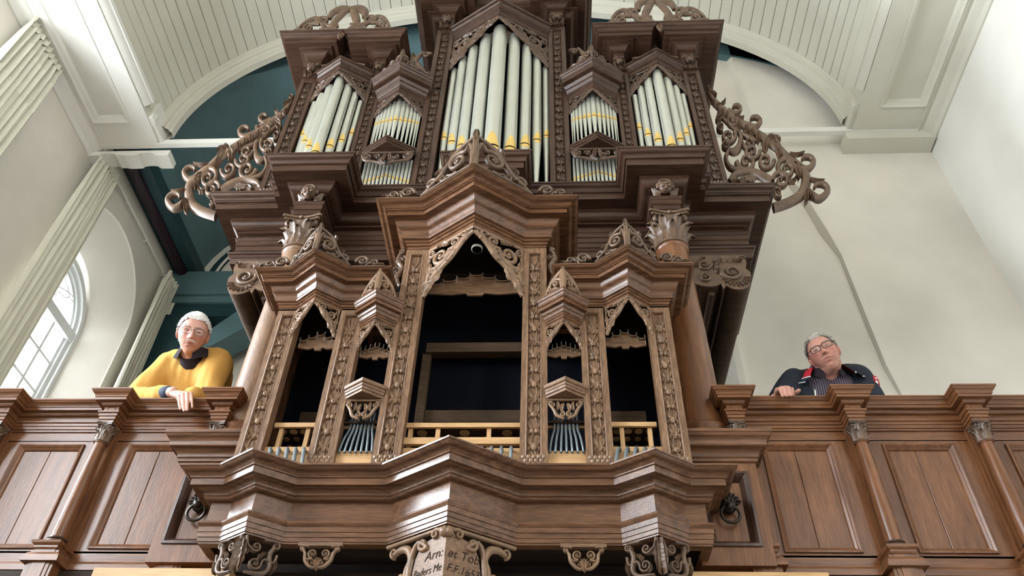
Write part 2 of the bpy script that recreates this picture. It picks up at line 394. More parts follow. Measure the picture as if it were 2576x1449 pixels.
# far wall of the bay behind the organ, with the teal timber frame
struct(MB().box(XL, XR, 8.15, 8.3, 1.4, 7.9).build('wall_far', 'plaster', smooth=0))
def teal_bay():
    c = thing('ceiling_back', (VC, 6.6, 7.8), 'teal painted wooden barrel vault over the bay behind the organ', 'ceiling', kind='structure')
    N = 44; a, b, z0 = 4.47, 2.15, 7.8
    E = lambda t, da=0: (VC-(a+da)*math.cos(t), z0+(b+da)*math.sin(t))
    L = [0]; pts = [E(PI*i/400) for i in range(401)]
    for p, q in zip(pts, pts[1:]): L.append(L[-1]+math.hypot(q[0]-p[0], q[1]-p[1]))
    n = 46
    def tat(s):
        for i in range(400):
            if L[i+1] >= s: return PI*(i+(s-L[i])/(L[i+1]-L[i]))/400
        return PI
    for i in range(n):
        t0, t1 = tat(L[-1]*i/n+.0004), tat(L[-1]*(i+1)/n-.0004)
        p, q, p2, q2 = E(t0), E(t1), E(t0, .03), E(t1, .03)
        MB().add([(p[0], 5.42, p[1]), (q[0], 5.42, q[1]), (q[0], 7.86, q[1]), (p[0], 7.86, p[1]), (p2[0], 5.42, p2[1]), (q2[0], 5.42, q2[1]), (q2[0], 7.86, q2[1]), (p2[0], 7.86, p2[1])],
                 [(0, 1, 2, 3), (7, 6, 5, 4), (0, 4, 5, 1), (2, 6, 7, 3), (1, 5, 6, 2), (0, 3, 7, 4)]).build('plank', 'teal', c, smooth=0)
    MB().strip([(x, 5.42, z) for x, z in (E(PI*i/60, .03) for i in range(61))], [(x, 8.2, z) for x, z in (E(PI*i/60, .03) for i in range(61))]).build('backing', 'teal', c, smooth=0)
    m = MB()                                                   # boarded face between the two vaults
    A, B = [], []
    for i in range(81):
        x = VC-4.0+8.0*i/80; e = lambda aa, bb, zz: zz+bb*math.sqrt(max(0, 1-((x-VC)/aa)**2))
        zt, zl = 11.3, e(a, b, z0)
        A.append((x, 5.43, max(zt, zl))); B.append((x, 5.43, zl))
    m.strip(A, B).build('tympanum_board', 'teal', c, smooth=0)
    MB().strip([(VC-(a)*math.cos(PI*i/N), 7.84, z0+b*math.sin(PI*i/N)) for i in range(N+1)], [(VC-a*math.cos(PI*i/N), 7.84, z0-.02) for i in range(N+1)]).build('lunette', 'plaster', c, smooth=0)
    for k, (w, y, mt) in enumerate(((.10, 7.80, 'teal_dark'), (.05, 7.78, 'plaster'), (.16, 7.82, 'teal_dark'))):
        da = (-.16, -.24, -.12)[k]
        MB().strip([(VC-(a+da)*math.cos(PI*i/N), y, z0+(b+da)*math.sin(PI*i/N)) for i in range(N+1)], [(VC-(a+da-w)*math.cos(PI*i/N), y, z0+(b+da-w)*math.sin(PI*i/N)) for i in range(N+1)]).build('lunette_rib', mt, c, smooth=0)
    for s, xa, xb in ((1, XL, VC-a+.06),):
        MB().box(xa-.1, xb, 5.42, 7.86, 7.80, 8.0).build('wall_plate', 'teal_dark', c, smooth=0)
        MB().lathe([(.075, 0), (.075, 2.32)], (XL+.13, 5.5, 7.80), 16, X=(1, 0, 0), Y=(0, 0, 1), Z=(0, 1, 0)).build('round_moulding', 'plum', c)
        MB().lathe([(.075, 0), (.0, .10)], (XL+.13, 7.82, 7.80), 16, X=(1, 0, 0), Y=(0, 0, 1), Z=(0, 1, 0)).build('moulding_tip', 'plaster', c)
    f = thing('timber_frame', (-5.0, 7.75, 1.46), 'teal painted timber frame of post, beam and brace in the corner behind the man in yellow', 'beam', kind='structure')
    MB().box(XL, XR, 7.66, 8.0, 7.36, 7.80).build('beam', 'teal', f, smooth=0)
    MB().box(XL, XR, 7.70, 8.0, 7.24, 7.355).build('beam_band', 'teal', f, smooth=0)
    MB().box(XL, XR, 7.74, 8.0, 7.02, 7.235).build('beam_band', 'teal_dark', f, smooth=0)
    MB().box(XL, XL+.66, 7.70, 8.1, 1.46, 7.02).build('post', 'teal_dark', f, smooth=0)
    G = Fr((0, 7.62, 0), (1, 0, 0), (0, 0, 1), (0, -1, 0))
    MB().prism([(-4.66, 6.20), (-4.63, 6.42), (-3.3, 8.0), (-2.9, 8.0), (-3.6, 7.02), (-4.3, 6.42)], G, -.36, 0).build('brace', 'teal', f, smooth=0)
teal_bay()

# white barrel vault of the nave, board by board
def vault():
    c = thing('ceiling', (VC, 0, 7.75), 'cream painted boarded barrel vault of the nave', 'ceiling', kind='structure')
    a, b, z0, y0, y1 = 3.92, 2.87, 7.53, -8, 5.15; xc = VC*.972
    E = lambda t, d=0: (xc-(a+d)*math.cos(t), z0+(b+d)*math.sin(t))
    M = 600; pts = [E(PI*i/M) for i in range(M+1)]; L = [0]
    for p, q in zip(pts, pts[1:]): L.append(L[-1]+math.hypot(q[0]-p[0], q[1]-p[1]))
    def tat(s):
        for i in range(M):
            if L[i+1] >= s: return PI*(i+(s-L[i])/(L[i+1]-L[i]))/M
        return PI
    n = 74; g = .0035
    for i in range(n):
        t0, t1 = tat(L[-1]*i/n+g), tat(L[-1]*(i+1)/n-g)
        r = [E(t0, .006), E(t0+(t1-t0)*.05), E(t1-(t1-t0)*.05), E(t1, .006), E(t1, .03), E(t0, .03)]
        m = MB(); m.strip([(x, y0, z) for x, z in r], [(x, y1, z) for x, z in r], True)
        m.f += [(0, 1, 2, 3, 4, 5), (11, 10, 9, 8, 7, 6)]
        m.build('plank', 'paint_cream', c, smooth=0)
    N = 60
    MB().strip([(x, y0, z) for x, z in (E(PI*i/N, .024) for i in range(N+1))], [(x, y1, z) for x, z in (E(PI*i/N, .024) for i in range(N+1))]).build('backing', 'paint_cream', c, smooth=0)
    # moulded arch at the end of the vault
    m = MB(); N = 96
    prof = [(.03, 5.01), (-.005, 5.01), (-.02, 5.05), (-.055, 5.06), (-.06, 5.085), (-.085, 5.095), (-.10, 5.135), (-.115, 5.14), (-.115, 5.22), (.05, 5.22)]
    rows = [[(x, y, z) for x, z in (E(PI*i/N, d) for i in range(N+1))] for d, y in prof]
    for p, q in zip(rows, rows[1:]): m.strip(p, q)
    struct(m.build('trim_1', 'paint_cream', smooth=30))
    A = [E(PI*i/N, .02) for i in range(N+1)]                     # dark boards and slab added above the arch to block sky light
    m = MB(); m.strip([(x, 5.20, z) for x, z in A], [(x, 5.20, 11.4) for x, z in A]); m.box(XL-.4, xc-a+.03, 5.18, 5.22, 7.5, 11.4); m.box(xc+a-.03, XR+.4, 5.18, 5.22, 7.5, 11.4); m.box(XL-.4, XR+.4, 5.1, 8.4, 11.35, 11.45)
    struct(m.build('gable_light_block', 'inner_x', smooth=0))
vault()

def wall_beam(k, xw, xi, s, name):
    """Boxed, panelled cornice beam along a side wall; xw at the wall, xi its inner edge."""
    t = thing(name, ((xw+xi)/2, 2, 7.4), ('white panelled cornice beam above the curtained left wall', 'cream panelled cornice beam above the bare right wall')[k], 'beam', kind='structure')
    mat = ('paint_white', 'paint_cream')[k]; z = 7.40; Y0, Y1 = -8, 5.27
    X = lambda f: xw+s*f                                          # f: metres from the wall
    w = abs(xi-xw)
    pe, pf, pb = .26, w-.27, Y1-.42                               # panel: near wall, far, end
    m = MB()
    def bx(f0, f1, y0, y1, za, zb): m.box(min(X(f0), X(f1)), max(X(f0), X(f1)), y0, y1, za, zb)
    bx(0, pe-.06, Y0, Y1, z, z+.36); bx(pf+.05, w, Y0, Y1, z, z+.40); bx(pe-.06, pf+.05, pb+.05, Y1, z, z+.36)
    bx(-.02, w, Y0, Y1, z+.30, z+.5)
    m.build('beam_body', mat, t, smooth=0)
    MB().box(min(X(pe-.06), X(pf+.05)), max(X(pe-.06), X(pf+.05)), Y0, pb+.06, z+.05, z+.08).build('panel', mat, t, smooth=0)
    # panel moulding, three-sided
    m = MB()
    prof = [(-.012, 0), (-.012, -.014), (0, -.014), (.012, .0), (.02, .004), (.045, .018), (.05, .035), (.06, .05)]
    for i in range(len(prof)-1):
        (d0, h0), (d1, h1) = prof[i], prof[i+1]
        def loop(d, h): return [(X(pe-.06+d), Y0, z+h), (X(pe-.06+d), pb+.05-d, z+h), (X(pf+.05-d), pb+.05-d, z+h), (X(pf+.05-d), Y0, z+h)]
        m.strip(loop(d0, h0), loop(d1, h1))
    m.build('panel_moulding', mat, t, smooth=30)
    m = MB()                                                      # cove against the wall and bead on the soffit
    pr = [(0, -.10), (.02, -.10), (.05, -.06), (.12, -.02), (.13, -.004), (.17, -.004), (.17, -.014), (.185, -.014), (.185, .01)]
    for p, q in zip(pr, pr[1:]):
        m.add([(X(p[0]), Y0, z+p[1]), (X(p[0]), Y1, z+p[1]), (X(q[0]), Y1, z+q[1]), (X(q[0]), Y0, z+q[1])], [(0, 1, 2, 3)])
    m.build('cove', mat, t, smooth=40)
    MB().box(min(X(w-.02), X(w+.005)), max(X(w-.02), X(w+.005)), Y0, Y1, z+.004, z+1.08).build('side_board', 'paint_cream', t, smooth=0)
    m = MB(); ye = 4.72                                           # moulded inner edge, stopped with a scroll
    pr = [(w+.004, .025), (w+.012, .012), (w+.03, .03), (w+.065, .06), (w+.075, .09), (w+.09, .09), (w+.09, .15), (w+.004, .15)]
    m.strip([(X(p), Y0, z+h) for p, h in pr], [(X(p), ye, z+h) for p, h in pr], True); m.f.append(tuple(range(8, 16)))
    m.build('edge_moulding', mat, t, smooth=40)
    m = MB(); m.lathe([(0, 0), (.055, 0), (.055, .10), (0, .10)], (X(w+.01), 4.92, z+.01), 18); m.box(min(X(w-.01), X(w+.05)), max(X(w-.01), X(w+.05)), 4.86, Y1-.002, z+.02, z+.3)
    m.build('edge_scroll', mat, t)
    return t
wall_beam(0, XL, -4.46, 1, 'trim_2'); wall_beam(1, XR, 3.36, -1, 'trim_3')
m = MB().box(XL, XR, 5.20, 5.26, 7.39, 7.47); struct(m.build('trim_4', 'paint_white', smooth=0))
# sole pieces under the beam ends
F = Fr((0, 5.46, 0), (1, 0, 0), (0, 0, 1), (0, -1, 0))
pts = [(XL, 7.36), (XL, 7.285)]
for cx in (-5.05, -4.78, -4.60):
    pts += [(cx-.10, 7.285)]+[(cx-.10+.10*math.cos(PI+PI*i/6)+.10, 7.285+.035*math.sin(PI*i/6)*(1 if cx != -4.78 else -.4)) for i in range(1, 6)]+[(cx+.10, 7.285)]
pts += [(-4.46, 7.265), (-4.33, 7.265), (-4.33, 7.36)]
struct(MB().prism(pts, F, 0, .19).build('trim_5', 'paint_white', smooth=0))
struct(MB().box(3.28, XR-.02, 5.22, 5.6, 7.275, 7.40).build('trim_6', 'paint_cream', smooth=0))

# plastered west wall to the right of the organ: two planes meeting in a crooked seam
seam = [(2.41, 11.4), (2.41, 9.2), (2.44, 7.63), (2.56, 7.2), (2.735, 6.42), (2.80, 6.04), (2.85, 5.65), (2.862, 4.81), (2.87, 4.31), (2.906, 3.96), (2.93, 1.4)]
m = MB()
m.strip([(x, YB, z) for x, z in seam], [(XR+.4, YB, z) for x, z in seam])
off = [(.05, .02), (.05, .05), (.05, .05), (.045, .05), (.035, .05), (.05, .05), (.015, .03), (.02, .03), (.015, .03), (.005, .02), (.003, .01)]
m.strip([(x, YB, z) for x, z in seam], [(x-a, YB+b*1.6, z) for (x, z), (a, b) in zip(seam, off)])
m.strip([(x-a, YB+b*1.6, z) for (x, z), (a, b) in zip(seam, off)], [(1.65, YB+.10, z) for x, z in seam])
struct(m.build('wall_back', 'plaster', smooth=30))
struct(MB().box(1.6, 1.66, YB, 8.2, 1.4, 11.4).build('wall_tower', 'plaster', smooth=0))

# curtains on white rods
def curtain(y0, y1, zt, zb, label, n, seed):
    t = thing('curtain', (XL+.1, (y0+y1)/2, zb), label, 'curtain', 'cream curtains of the left wall')
    rnd = random.Random(seed); m = MB(); N = n*8; rows = []
    ph = [rnd.uniform(-.4, .4) for _ in range(n+1)]; am = [rnd.uniform(.6, 1.2) for _ in range(n+1)]
    Z = [zt, zt-.04, zt-.12, zt-.3, zt-.8, zt-1.5, zt-2.4, zb]
    for k, z in enumerate(Z):
        row = []
        for i in range(N+1):
            u = i/N; p = u*n; j = int(min(p, n-1)); f = p-j; a = am[j]*(1-f)+am[j+1]*f; q = ph[j]*(1-f)+ph[j+1]*f
            amp = .05*a*(.55 if k < 2 else 1)
            row.append((XL+.13+amp*math.sin(2*PI*p+q*k*.35)+.012*math.sin(5*p+k), y0+(y1-y0)*(u+.015*math.sin(2*PI*p*2+k))*(1+.02*k), z))
        rows.append(row)
    for p, q in zip(rows, rows[1:]): m.strip(p, q)
    m.build('drape', 'curtain', t, smooth=60)
    m = MB(); m.strip([(x+.012, y, z+.03) for x, y, z in rows[0]], [(x+.016, y, z-.10) for x, y, z in rows[0]]); m.build('heading', 'curtain', t, smooth=60)
curtain(5.30, 5.72, 7.42, 2.2, 'gathered cream curtain between the two windows of the left wall', 7, 1)
curtain(7.36, 7.74, 7.50, 2.2, 'gathered cream curtain hanging beside the teal post, right of the arched window', 7, 2)
curtain(3.62, 4.24, 7.40, 2.62, 'wide bunched cream curtain at the upper left edge of the picture', 9, 3)
def rod(y0, y1, label):
    t = thing('curtain_rod', (XL+.1, y0, 7.46), label, 'curtain rod', 'white curtain rods')
    MB().tube([(XL+.05, y0, 7.52), (XL+.05, y1, 7.52)], .012, 8).build('rod', 'paint_white', t)
    for k in range(4):
        y = y0+(y1-y0)*(k+.5)/4
        MB().tube([(XL, y, 7.50), (XL+.03, y, 7.49), (XL+.05, y, 7.505)], .008, 6).build('bracket', 'paint_white', t)
rod(5.2, 7.75, 'white curtain rod above the arched gallery window'); rod(.9, 4.25, 'white curtain rod under the beam at the upper left edge')
# ------------------------------------------------------------------ carving kits used on both organ cases
def capital(m, cx, cy, z0, z1, r, rows=2, n=8, half=False):
    h = z1-z0
    m.lathe([(r*1.02, z0), (r*1.16, z0+h*.03), (r*1.16, z0+h*.07), (r*.98, z0+h*.09), (r*1.0, z0+h*.5), (r*1.22, z0+h*.82)], (cx, cy, 0), 20)
    for row in range(rows):
        H = h*(.50, .78)[row]
        for i in range(n):
            a = 2*PI*(i+.5*row)/n; dx, dy = math.cos(a), math.sin(a); px, py = -dy, dx
            b = len(m.v); K = 8
            for j in range(K+1):
                u = j/K; zz = z0+h*.08+H*(u if u < .8 else .8+.12*math.sin((u-.8)*5*PI/2*1.0)-.14*max(0, u-.9)*10)
                rr = r*(1.03+.08*u+.62*max(0, u-.50)**1.3*2.3)
                wv = r*.36*(.75+.35*math.sin(PI*u))*(1-.55*max(0, u-.75)*4)*(1+.18*math.sin(u*17))
                for q, dd in ((-1, -.10), (-.5, .08), (0, .02), (.5, .08), (1, -.10)):
                    m.v.append((cx+dx*(rr+r*dd)+px*wv*q, cy+dy*(rr+r*dd)+py*wv*q, zz))
            for j in range(K):
                for q in range(4): m.f.append((b+j*5+q, b+j*5+q+1, b+(j+1)*5+q+1, b+(j+1)*5+q))
    for i in range(4):
        a = PI/4+PI/2*i; ex = Vector((math.cos(a), math.sin(a), 0)); ez = Vector((-math.sin(a), math.cos(a), 0))
        F = Fr((cx, cy, z0), ex, (0, 0, 1), ez)
        m.volute(F, (r*1.30, h*.76), r*.30, PI*.75, 1.4, -1, r*.09, r*.14, lead=[(r*1.0, h*.45), (r*1.05, h*.68)])
    for i in range(4):                                          # little blossoms in the middle of each side
        a = PI/2*i; m.ball((cx+math.cos(a)*r*1.3, cy+math.sin(a)*r*1.3, z0+h*.88), r*.16, 7, 5)
    for k, (e, za, zb) in enumerate(((1.52, .86, .93), (1.66, .93, 1.0))):
        pl = []
        for i in range(4):
            a = PI/4+PI/2*i; a2 = a+PI/2
            p = (math.cos(a)*r*e*1.22, math.sin(a)*r*e*1.22); q = (math.cos(a2)*r*e*1.22, math.sin(a2)*r*e*1.22)
            for j in range(8):
                u = .04+.92*j/7; x, y = p[0]+(q[0]-p[0])*u, p[1]+(q[1]-p[1])*u; k2 = 1-.24*math.sin(PI*u); pl.append((x*k2, y*k2))
        m.prism(pl, Fr((cx, cy, 0), (1, 0, 0), (0, 1, 0), (0, 0, 1)), z0+h*za, z0+h*zb)
    return m
def garland(m, F, L, w, seed=0, grapes=True):
    """Trailing foliage with fruit on a pillar, from y=0 (bottom) to y=L."""
    rnd = random.Random(seed); N = max(4, int(L/(w*1.5))); pts = []
    for i in range(N*2+1):
        y = L*i/(N*2); pts.append(((.28 if i % 2 else -.28)*w*.6*(1 if i % 4 < 2 else -1), y))
    m.stroke(F, pts, w*.06, w*.10, w*.05, sub=3)
    y = .0; i = 0; step = L/(N+.6)
    while y < L-step*.8:
        yc = y+step*.45; kind = (i+seed) % 4
        if i == 0 and grapes: m.grapes(F, (0, yc), w*.62, 15, w*.16)
        elif kind == 0: m.ball(F(0, yc, w*.12), w*.24, 8, 6, (1, .8, 1.35))
        elif kind == 1:
            for s in (-1, 1): m.ball(F(s*w*.17, yc-w*.06, w*.12), w*.17, 8, 6, (1, .9, 1.4))
        elif kind == 2: m.ball(F(0, yc, w*.10), w*.27, 9, 6, (1, .75, 1)); m.ball(F(0, yc, w*.28), w*.10, 6, 4)
        else: m.leaf(F, (0, yc+w*.35), (w*.1, yc), (0, yc-w*.4), w*.26, w*.16, w*.04, 3)
        for s in (-1, 1):
            h = step*rnd.uniform(.55, .75)
            m.leaf(F, (s*w*.03, yc+w*.05), (s*w*.5, yc+h*.45), (s*w*rnd.uniform(.12, .4), yc+h), w*.19, w*.15, w*.03)
            m.leaf(F, (s*w*.05, yc+w*.2), (s*w*.46, yc+w*.05), (s*w*.40, yc-w*.42), w*.15, w*.14, w*.03)
        y += step; i += 1
    return m
def pillar(parent, x0, x1, y, z0, z1, depth, mat, cm, seed, marg=.22, grapes=True):
    """Flat pillar with a sunk panel and a garland; the garland is a sub-part."""
    w = x1-x0; e = w*marg; k = .012
    m = MB()
    m.box(x0, x0+e, y, y+depth, z0, z1); m.box(x1-e, x1, y, y+depth, z0, z1)
    m.box(x0+e, x1-e, y, y+depth, z0, z0+e*1.6); m.box(x0+e, x1-e, y, y+depth, z1-e*1.6, z1)
    m.box(x0+e, x1-e, y+k*1.4, y+depth, z0+e*1.6, z1-e*1.6)
    a, b, c, d = x0+e, x1-e, z0+e*1.6, z1-e*1.6
    for q0, h0, q1, h1 in ((0, 0, .004, -.003), (.004, -.003, .009, .004), (.009, .004, .012, k*1.4)):
        L0 = [(a+q0, y+h0, c+q0), (b-q0, y+h0, c+q0), (b-q0, y+h0, d-q0), (a+q0, y+h0, d-q0)]
        L1 = [(a+q1, y+h1, c+q1), (b-q1, y+h1, c+q1), (b-q1, y+h1, d-q1), (a+q1, y+h1, d-q1)]
        m.strip(L0, L1, True)
    o = m.build('pillar', mat, parent, smooth=0)
    g = garland(MB(), front((x0+x1)/2, y+k*1.4, c+.02), d-c-.04, (b-a)*.78, seed, grapes)
    g.build('garland', cm, o)
    return o
def pipe_shade(m, F, Wd, H, h0=.03, t=.012, k=1.0):
    """Pierced carving under a gable: x 0 (apex) to Wd (pillar), hanging from y=0 to -h0 at the apex and -H at the pillar."""
    low = [(0, -h0), (Wd*.22, -h0-(H-h0)*.10), (Wd*.45, -h0-(H-h0)*.34), (Wd*.60, -h0-(H-h0)*.46), (Wd*.80, -h0-(H-h0)*.60), (Wd*.93, -h0-(H-h0)*.86), (Wd, -H)]
    b = min(Wd, H)*.075
    m.stroke(F, low, [b*.5, b*.7, b*1.0, b*.6, b*1.05, b*.8, b*.5], t)
    for i, f in ((2, 1), (4, 1), (5, .8)):
        x, y = low[i]; m.leaf(F, (x-b*1.2, y+b*1.2), (x, y-b*.6), (x+b*1.4, y-b*1.2*f), b*1.0, t, .002, 2); m.volute(F, (x+b*.2, y+b*1.3), b*1.1, 0, 1.3, 1, b*.35, t, None, .003)
    m.stroke(F, [(0, -b*.4), (Wd, -b*.4)], b*.45, t*.6)
    m.stroke(F, [(Wd-b*.4, 0), (Wd-b*.4, -H)], b*.45, t*.6)
    R0 = min(Wd, H)*.21
    m.volute(F, (Wd*.70, -H*.30), R0, PI*.9, 1.5, 1, R0*.24, t, lead=[(Wd*.95, -H*.80), (Wd*.90, -H*.55), (Wd*.60, -H*.46)])
    m.volute(F, (Wd*.40, -H*.16), R0*.62, -PI*.3, 1.35, -1, R0*.17, t, lead=[(Wd*.62, -H*.38), (Wd*.52, -H*.30)])
    m.volute(F, (Wd*.90, -H*.15), R0*.45, PI*1.2, 1.2, 1, R0*.14, t)
    m.volute(F, (Wd*.20, -H*.10), R0*.40, 0, 1.2, 1, R0*.13, t)
    for p0, p1, p2, w in (((Wd*.93, -H*.78), (Wd*.72, -H*.75), (Wd*.66, -H*.56), .3), ((Wd*.86, -H*.6), (Wd*.99, -H*.5), (Wd*.93, -H*.32), .26),
                          ((Wd*.5, -H*.36), (Wd*.38, -H*.40), (Wd*.30, -H*.22), .26), ((Wd*.28, -H*.2), (Wd*.15, -H*.2), (Wd*.05, -H*.10), .2),
                          ((Wd*.55, -H*.12), (Wd*.62, -H*.02), (Wd*.8, -H*.06), .18)):
        m.leaf(F, p0, p1, p2, R0*w*1.6, t, 0, 3)
    return m
def mirror_fr(F): return Fr(F.o, -F.x, F.y, F.z)

# ------------------------------------------------------------------ main organ case
AX = -.435
organ = thing('organ_case', (AX, 3.9, 4.02), 'large dark oak main organ case with three pipe towers and carved wings', 'organ')
half = [(.083, 3.567), (.083, 3.86), (1.17, 3.86), (1.17, 3.56), (1.33, 3.56), (1.33, 3.79), (1.37, 3.79), (1.37, 3.90), (1.847, 3.90), (1.847, 5.33)]
ent_path = [(-x, y) for x, y in reversed(half)]+half
prof = [(0, 4.34), (.03, 4.345)]+arc((.03, 4.36), (.085, 4.415), 'cv')+[(.092, 4.418), (.092, 4.44), (.185, 4.44), (.185, 4.505), (.195, 4.505), (.195, 4.517)]+arc((.197, 4.522), (.235, 4.562), 'cy', 8)+[(.242, 4.565), (.242, 4.58), (-.1, 4.58)]
MB().sweep(prof, ent_path, AX).build('cornice', 'main_x', organ, 25)
MB().sweep([(-.05, 4.345), (0, 4.345), (0, 4.298)], ent_path, AX).build('frieze', 'main_x', organ, 25)
MB().sweep([(0, 4.30), (.018, 4.30), (.032, 4.29), (.034, 4.275), (.024, 4.262), (.02, 4.26), (.02, 4.215), (.013, 4.212), (.013, 4.17), (.006, 4.167), (.006, 4.125), (-.08, 4.125)], ent_path, AX).build('architrave', 'main_x', organ, 25)
lowp = [(.03, 4.118), (.038, 4.11), (.03, 4.098), (.022, 4.095), (.026, 4.082), (.018, 4.07), (.012, 4.066), (.004, 4.02), (-.06, 4.02)]
for s in (-1, 1):
    q = [(1.35, 3.88), (1.85, 3.88), (1.85, 5.33)]
    MB().sweep(lowp, q if s == 1 else [(-x, y) for x, y in reversed(q)], AX).build('lower_moulding', 'main_x', organ, 25)
q = [(-1.16, 3.86), (1.16, 3.86)]
MB().sweep(lowp, q, AX).build('lower_moulding', 'main_x', organ, 25)
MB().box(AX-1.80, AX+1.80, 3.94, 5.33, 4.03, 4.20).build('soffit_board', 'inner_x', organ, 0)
MB().box(AX-2.05, AX+2.05, 3.70, 5.33, 4.52, 4.575).build('top_board', 'main_x', organ, 0)
MB().box(AX-1.55, AX+1.55, 4.45, 5.33, 1.46, 4.03).build('shade_block', 'inner_x', organ, 0)  # added dark block, stands in for the shade under the case
# columns with composite capitals
for s in (-1, 1):
    x, y = AX+s*1.25, 3.62
    c = MB().lathe([(.118, 2.40), (.120, 2.7), (.116, 3.1), (.104, 3.55), (.098, 3.79), (.106, 3.80), (.108, 3.815), (.10, 3.825)], (x, y, 0), 40).build('column', 'pillar_z' if s < 0 else 'parapet_z', organ)  # left shaft in paler oak, the glare on it put into the colour
    MB().lathe([(.16, 2.29), (.165, 2.305), (.168, 2.32), (.16, 2.34), (.142, 2.345), (.135, 2.358), (.142, 2.375), (.148, 2.388), (.138, 2.40), (.125, 2.405), (.12, 2.42)], (x, y, 0), 40).build('column_base', 'parapet_z', c)
    capital(MB(), x, y, 3.82, 4.11, .098).build('capital', 'carved_oak', c, 50)
    MB().box(x-.11, x+.11, 3.53, 3.75, 4.10, 4.128).build('abacus_block', 'pillar_x', c, 0)
    # pedestal of the column on the gallery front, panel with a lion and ring
    pd = thing('column_pedestal', (x, 3.5, 1.58), ('oak pedestal with a lion ring handle left of the back positive', 'oak pedestal with a lion ring handle right of the back positive')[s > 0], 'pedestal', 'organ column pedestals')
    x0, x1 = x-.145, x+.185
    if s < 0: x0, x1 = x-.185, x+.145
    m = MB(); m.box(x0, x1, 3.42, 3.66, 2.10, 2.29); m.box(x0, x0+.06, 3.42, 3.66, 1.58, 2.10); m.box(x1-.06, x1, 3.42, 3.66, 1.58, 2.10)
    m.box(x0+.06, x1-.06, 3.42, 3.66, 2.04, 2.10); m.box(x0+.06, x1-.06, 3.42, 3.66, 1.58, 1.68); m.box(x0+.06, x1-.06, 3.452, 3.66, 1.68, 2.04)
    m.build('pedestal_block', 'parapet_z', pd, 0)
    pth = [(x0, 3.66), (x0, 3.42), (x1, 3.42), (x1, 3.66)]
    MB().sweep([(0, 2.10), (.012, 2.105), (.012, 2.12), (.02, 2.125)]+arc((.02, 2.13), (.055, 2.165), 'cc')+[(.06, 2.17), (.06, 2.19)]+arc((.062, 2.195), (.085, 2.225), 'cy')+[(.09, 2.228), (.09, 2.245), (-.05, 2.245)], pth).build('pedestal_cornice', 'back_x', pd, 25)
    MB().box(x0-.03, x1+.03, 3.40, 3.68, 2.245, 2.29).build('plinth', 'back_x', pd, 0)
    m = MB(); a, b, c0, d = x0+.06, x1-.06, 1.68, 2.04
    for q0, h0, q1, h1 in ((-.012, 0, -.012, -.010), (-.012, -.010, 0, -.012), (0, -.012, .012, .0), (.012, 0, .02, .012), (.02, .012, .03, .032)):
        m.strip([(a+q0, 3.42+h0, c0+q0), (b-q0, 3.42+h0, c0+q0), (b-q0, 3.42+h0, d-q0), (a+q0, 3.42+h0, d-q0)], [(a+q1, 3.42+h1, c0+q1), (b-q1, 3.42+h1, c0+q1), (b-q1, 3.42+h1, d-q1), (a+q1, 3.42+h1, d-q1)], True)
    m.build('panel_moulding', 'main_z', pd, 30)
    k = adopt(thing('lion_ring', (x+s*.02, 3.45, 1.86), None, None), pd)
    kx = x+s*.02; m = MB(); F = front(kx, 3.452, 1.88)
    m.ball(F(0, 0, .02), .038, 12, 9, (1, .8, 1.15)); m.ball(F(0, -.018, .048), .019, 10, 7); m.ball(F(-.015, .012, .045), .009, 7, 5); m.ball(F(.015, .012, .045), .009, 7, 5)
    for i in range(9):
        a = PI*(.05+.9*i/8); m.volute(F, (.047*math.cos(a), .012+.047*math.sin(a)), .016, a, 1.2, 1, .006, .010, d=.008)
    m.build('lion_head', 'bronze', k)
    MB().tube([F(.043*math.cos(a), -.052+.043*math.sin(a), .035) for a in [2*PI*i/24 for i in range(24)]], .0075, 8, True).build('ring', 'bronze', k)
# winged cherub heads in the frieze above the columns
def cherub(F, s):
    m = MB(); m.ball(F(0, 0, .045), .047, 16, 12, (1, .95, 1.12))
    m.ball(F(0, -.008, .092), .0105, 8, 6); m.ball(F(-.021, -.016, .076), .017, 9, 7); m.ball(F(.021, -.016, .076), .017, 9, 7); m.ball(F(0, -.037, .078), .013, 8, 6)
    m.ball(F(0, -.026, .088), .008, 8, 5, (1.4, 1, .7)); m.ball(F(-.018, .010, .083), .008, 7, 5); m.ball(F(.018, .010, .083), .008, 7, 5)
    for i in range(11):
        a = PI*(-.05+1.1*i/10); m.ball(F(.046*math.cos(a), .012+.048*math.sin(a), .045), .018, 8, 6)
        m.ball(F(.034*math.cos(a), .022+.034*math.sin(a), .066), .013, 7, 5)
    for q in (-1, 1):
        for j in range(5): m.leaf(F, (q*.03, -.035), (q*(.07+.008*j), -.045+.012*j), (q*(.078-.002*j), -.012+.022*j), .016, .010, .008+.003*j)
    return m
for s in (-1, 1): cherub(Fr((AX+s*1.25, 3.545, 4.345), (1.05, 0, 0), (0, 0, 1.05), (0, -1, 0)), s).build('cherub_head', 'carved_oak', organ, 60)
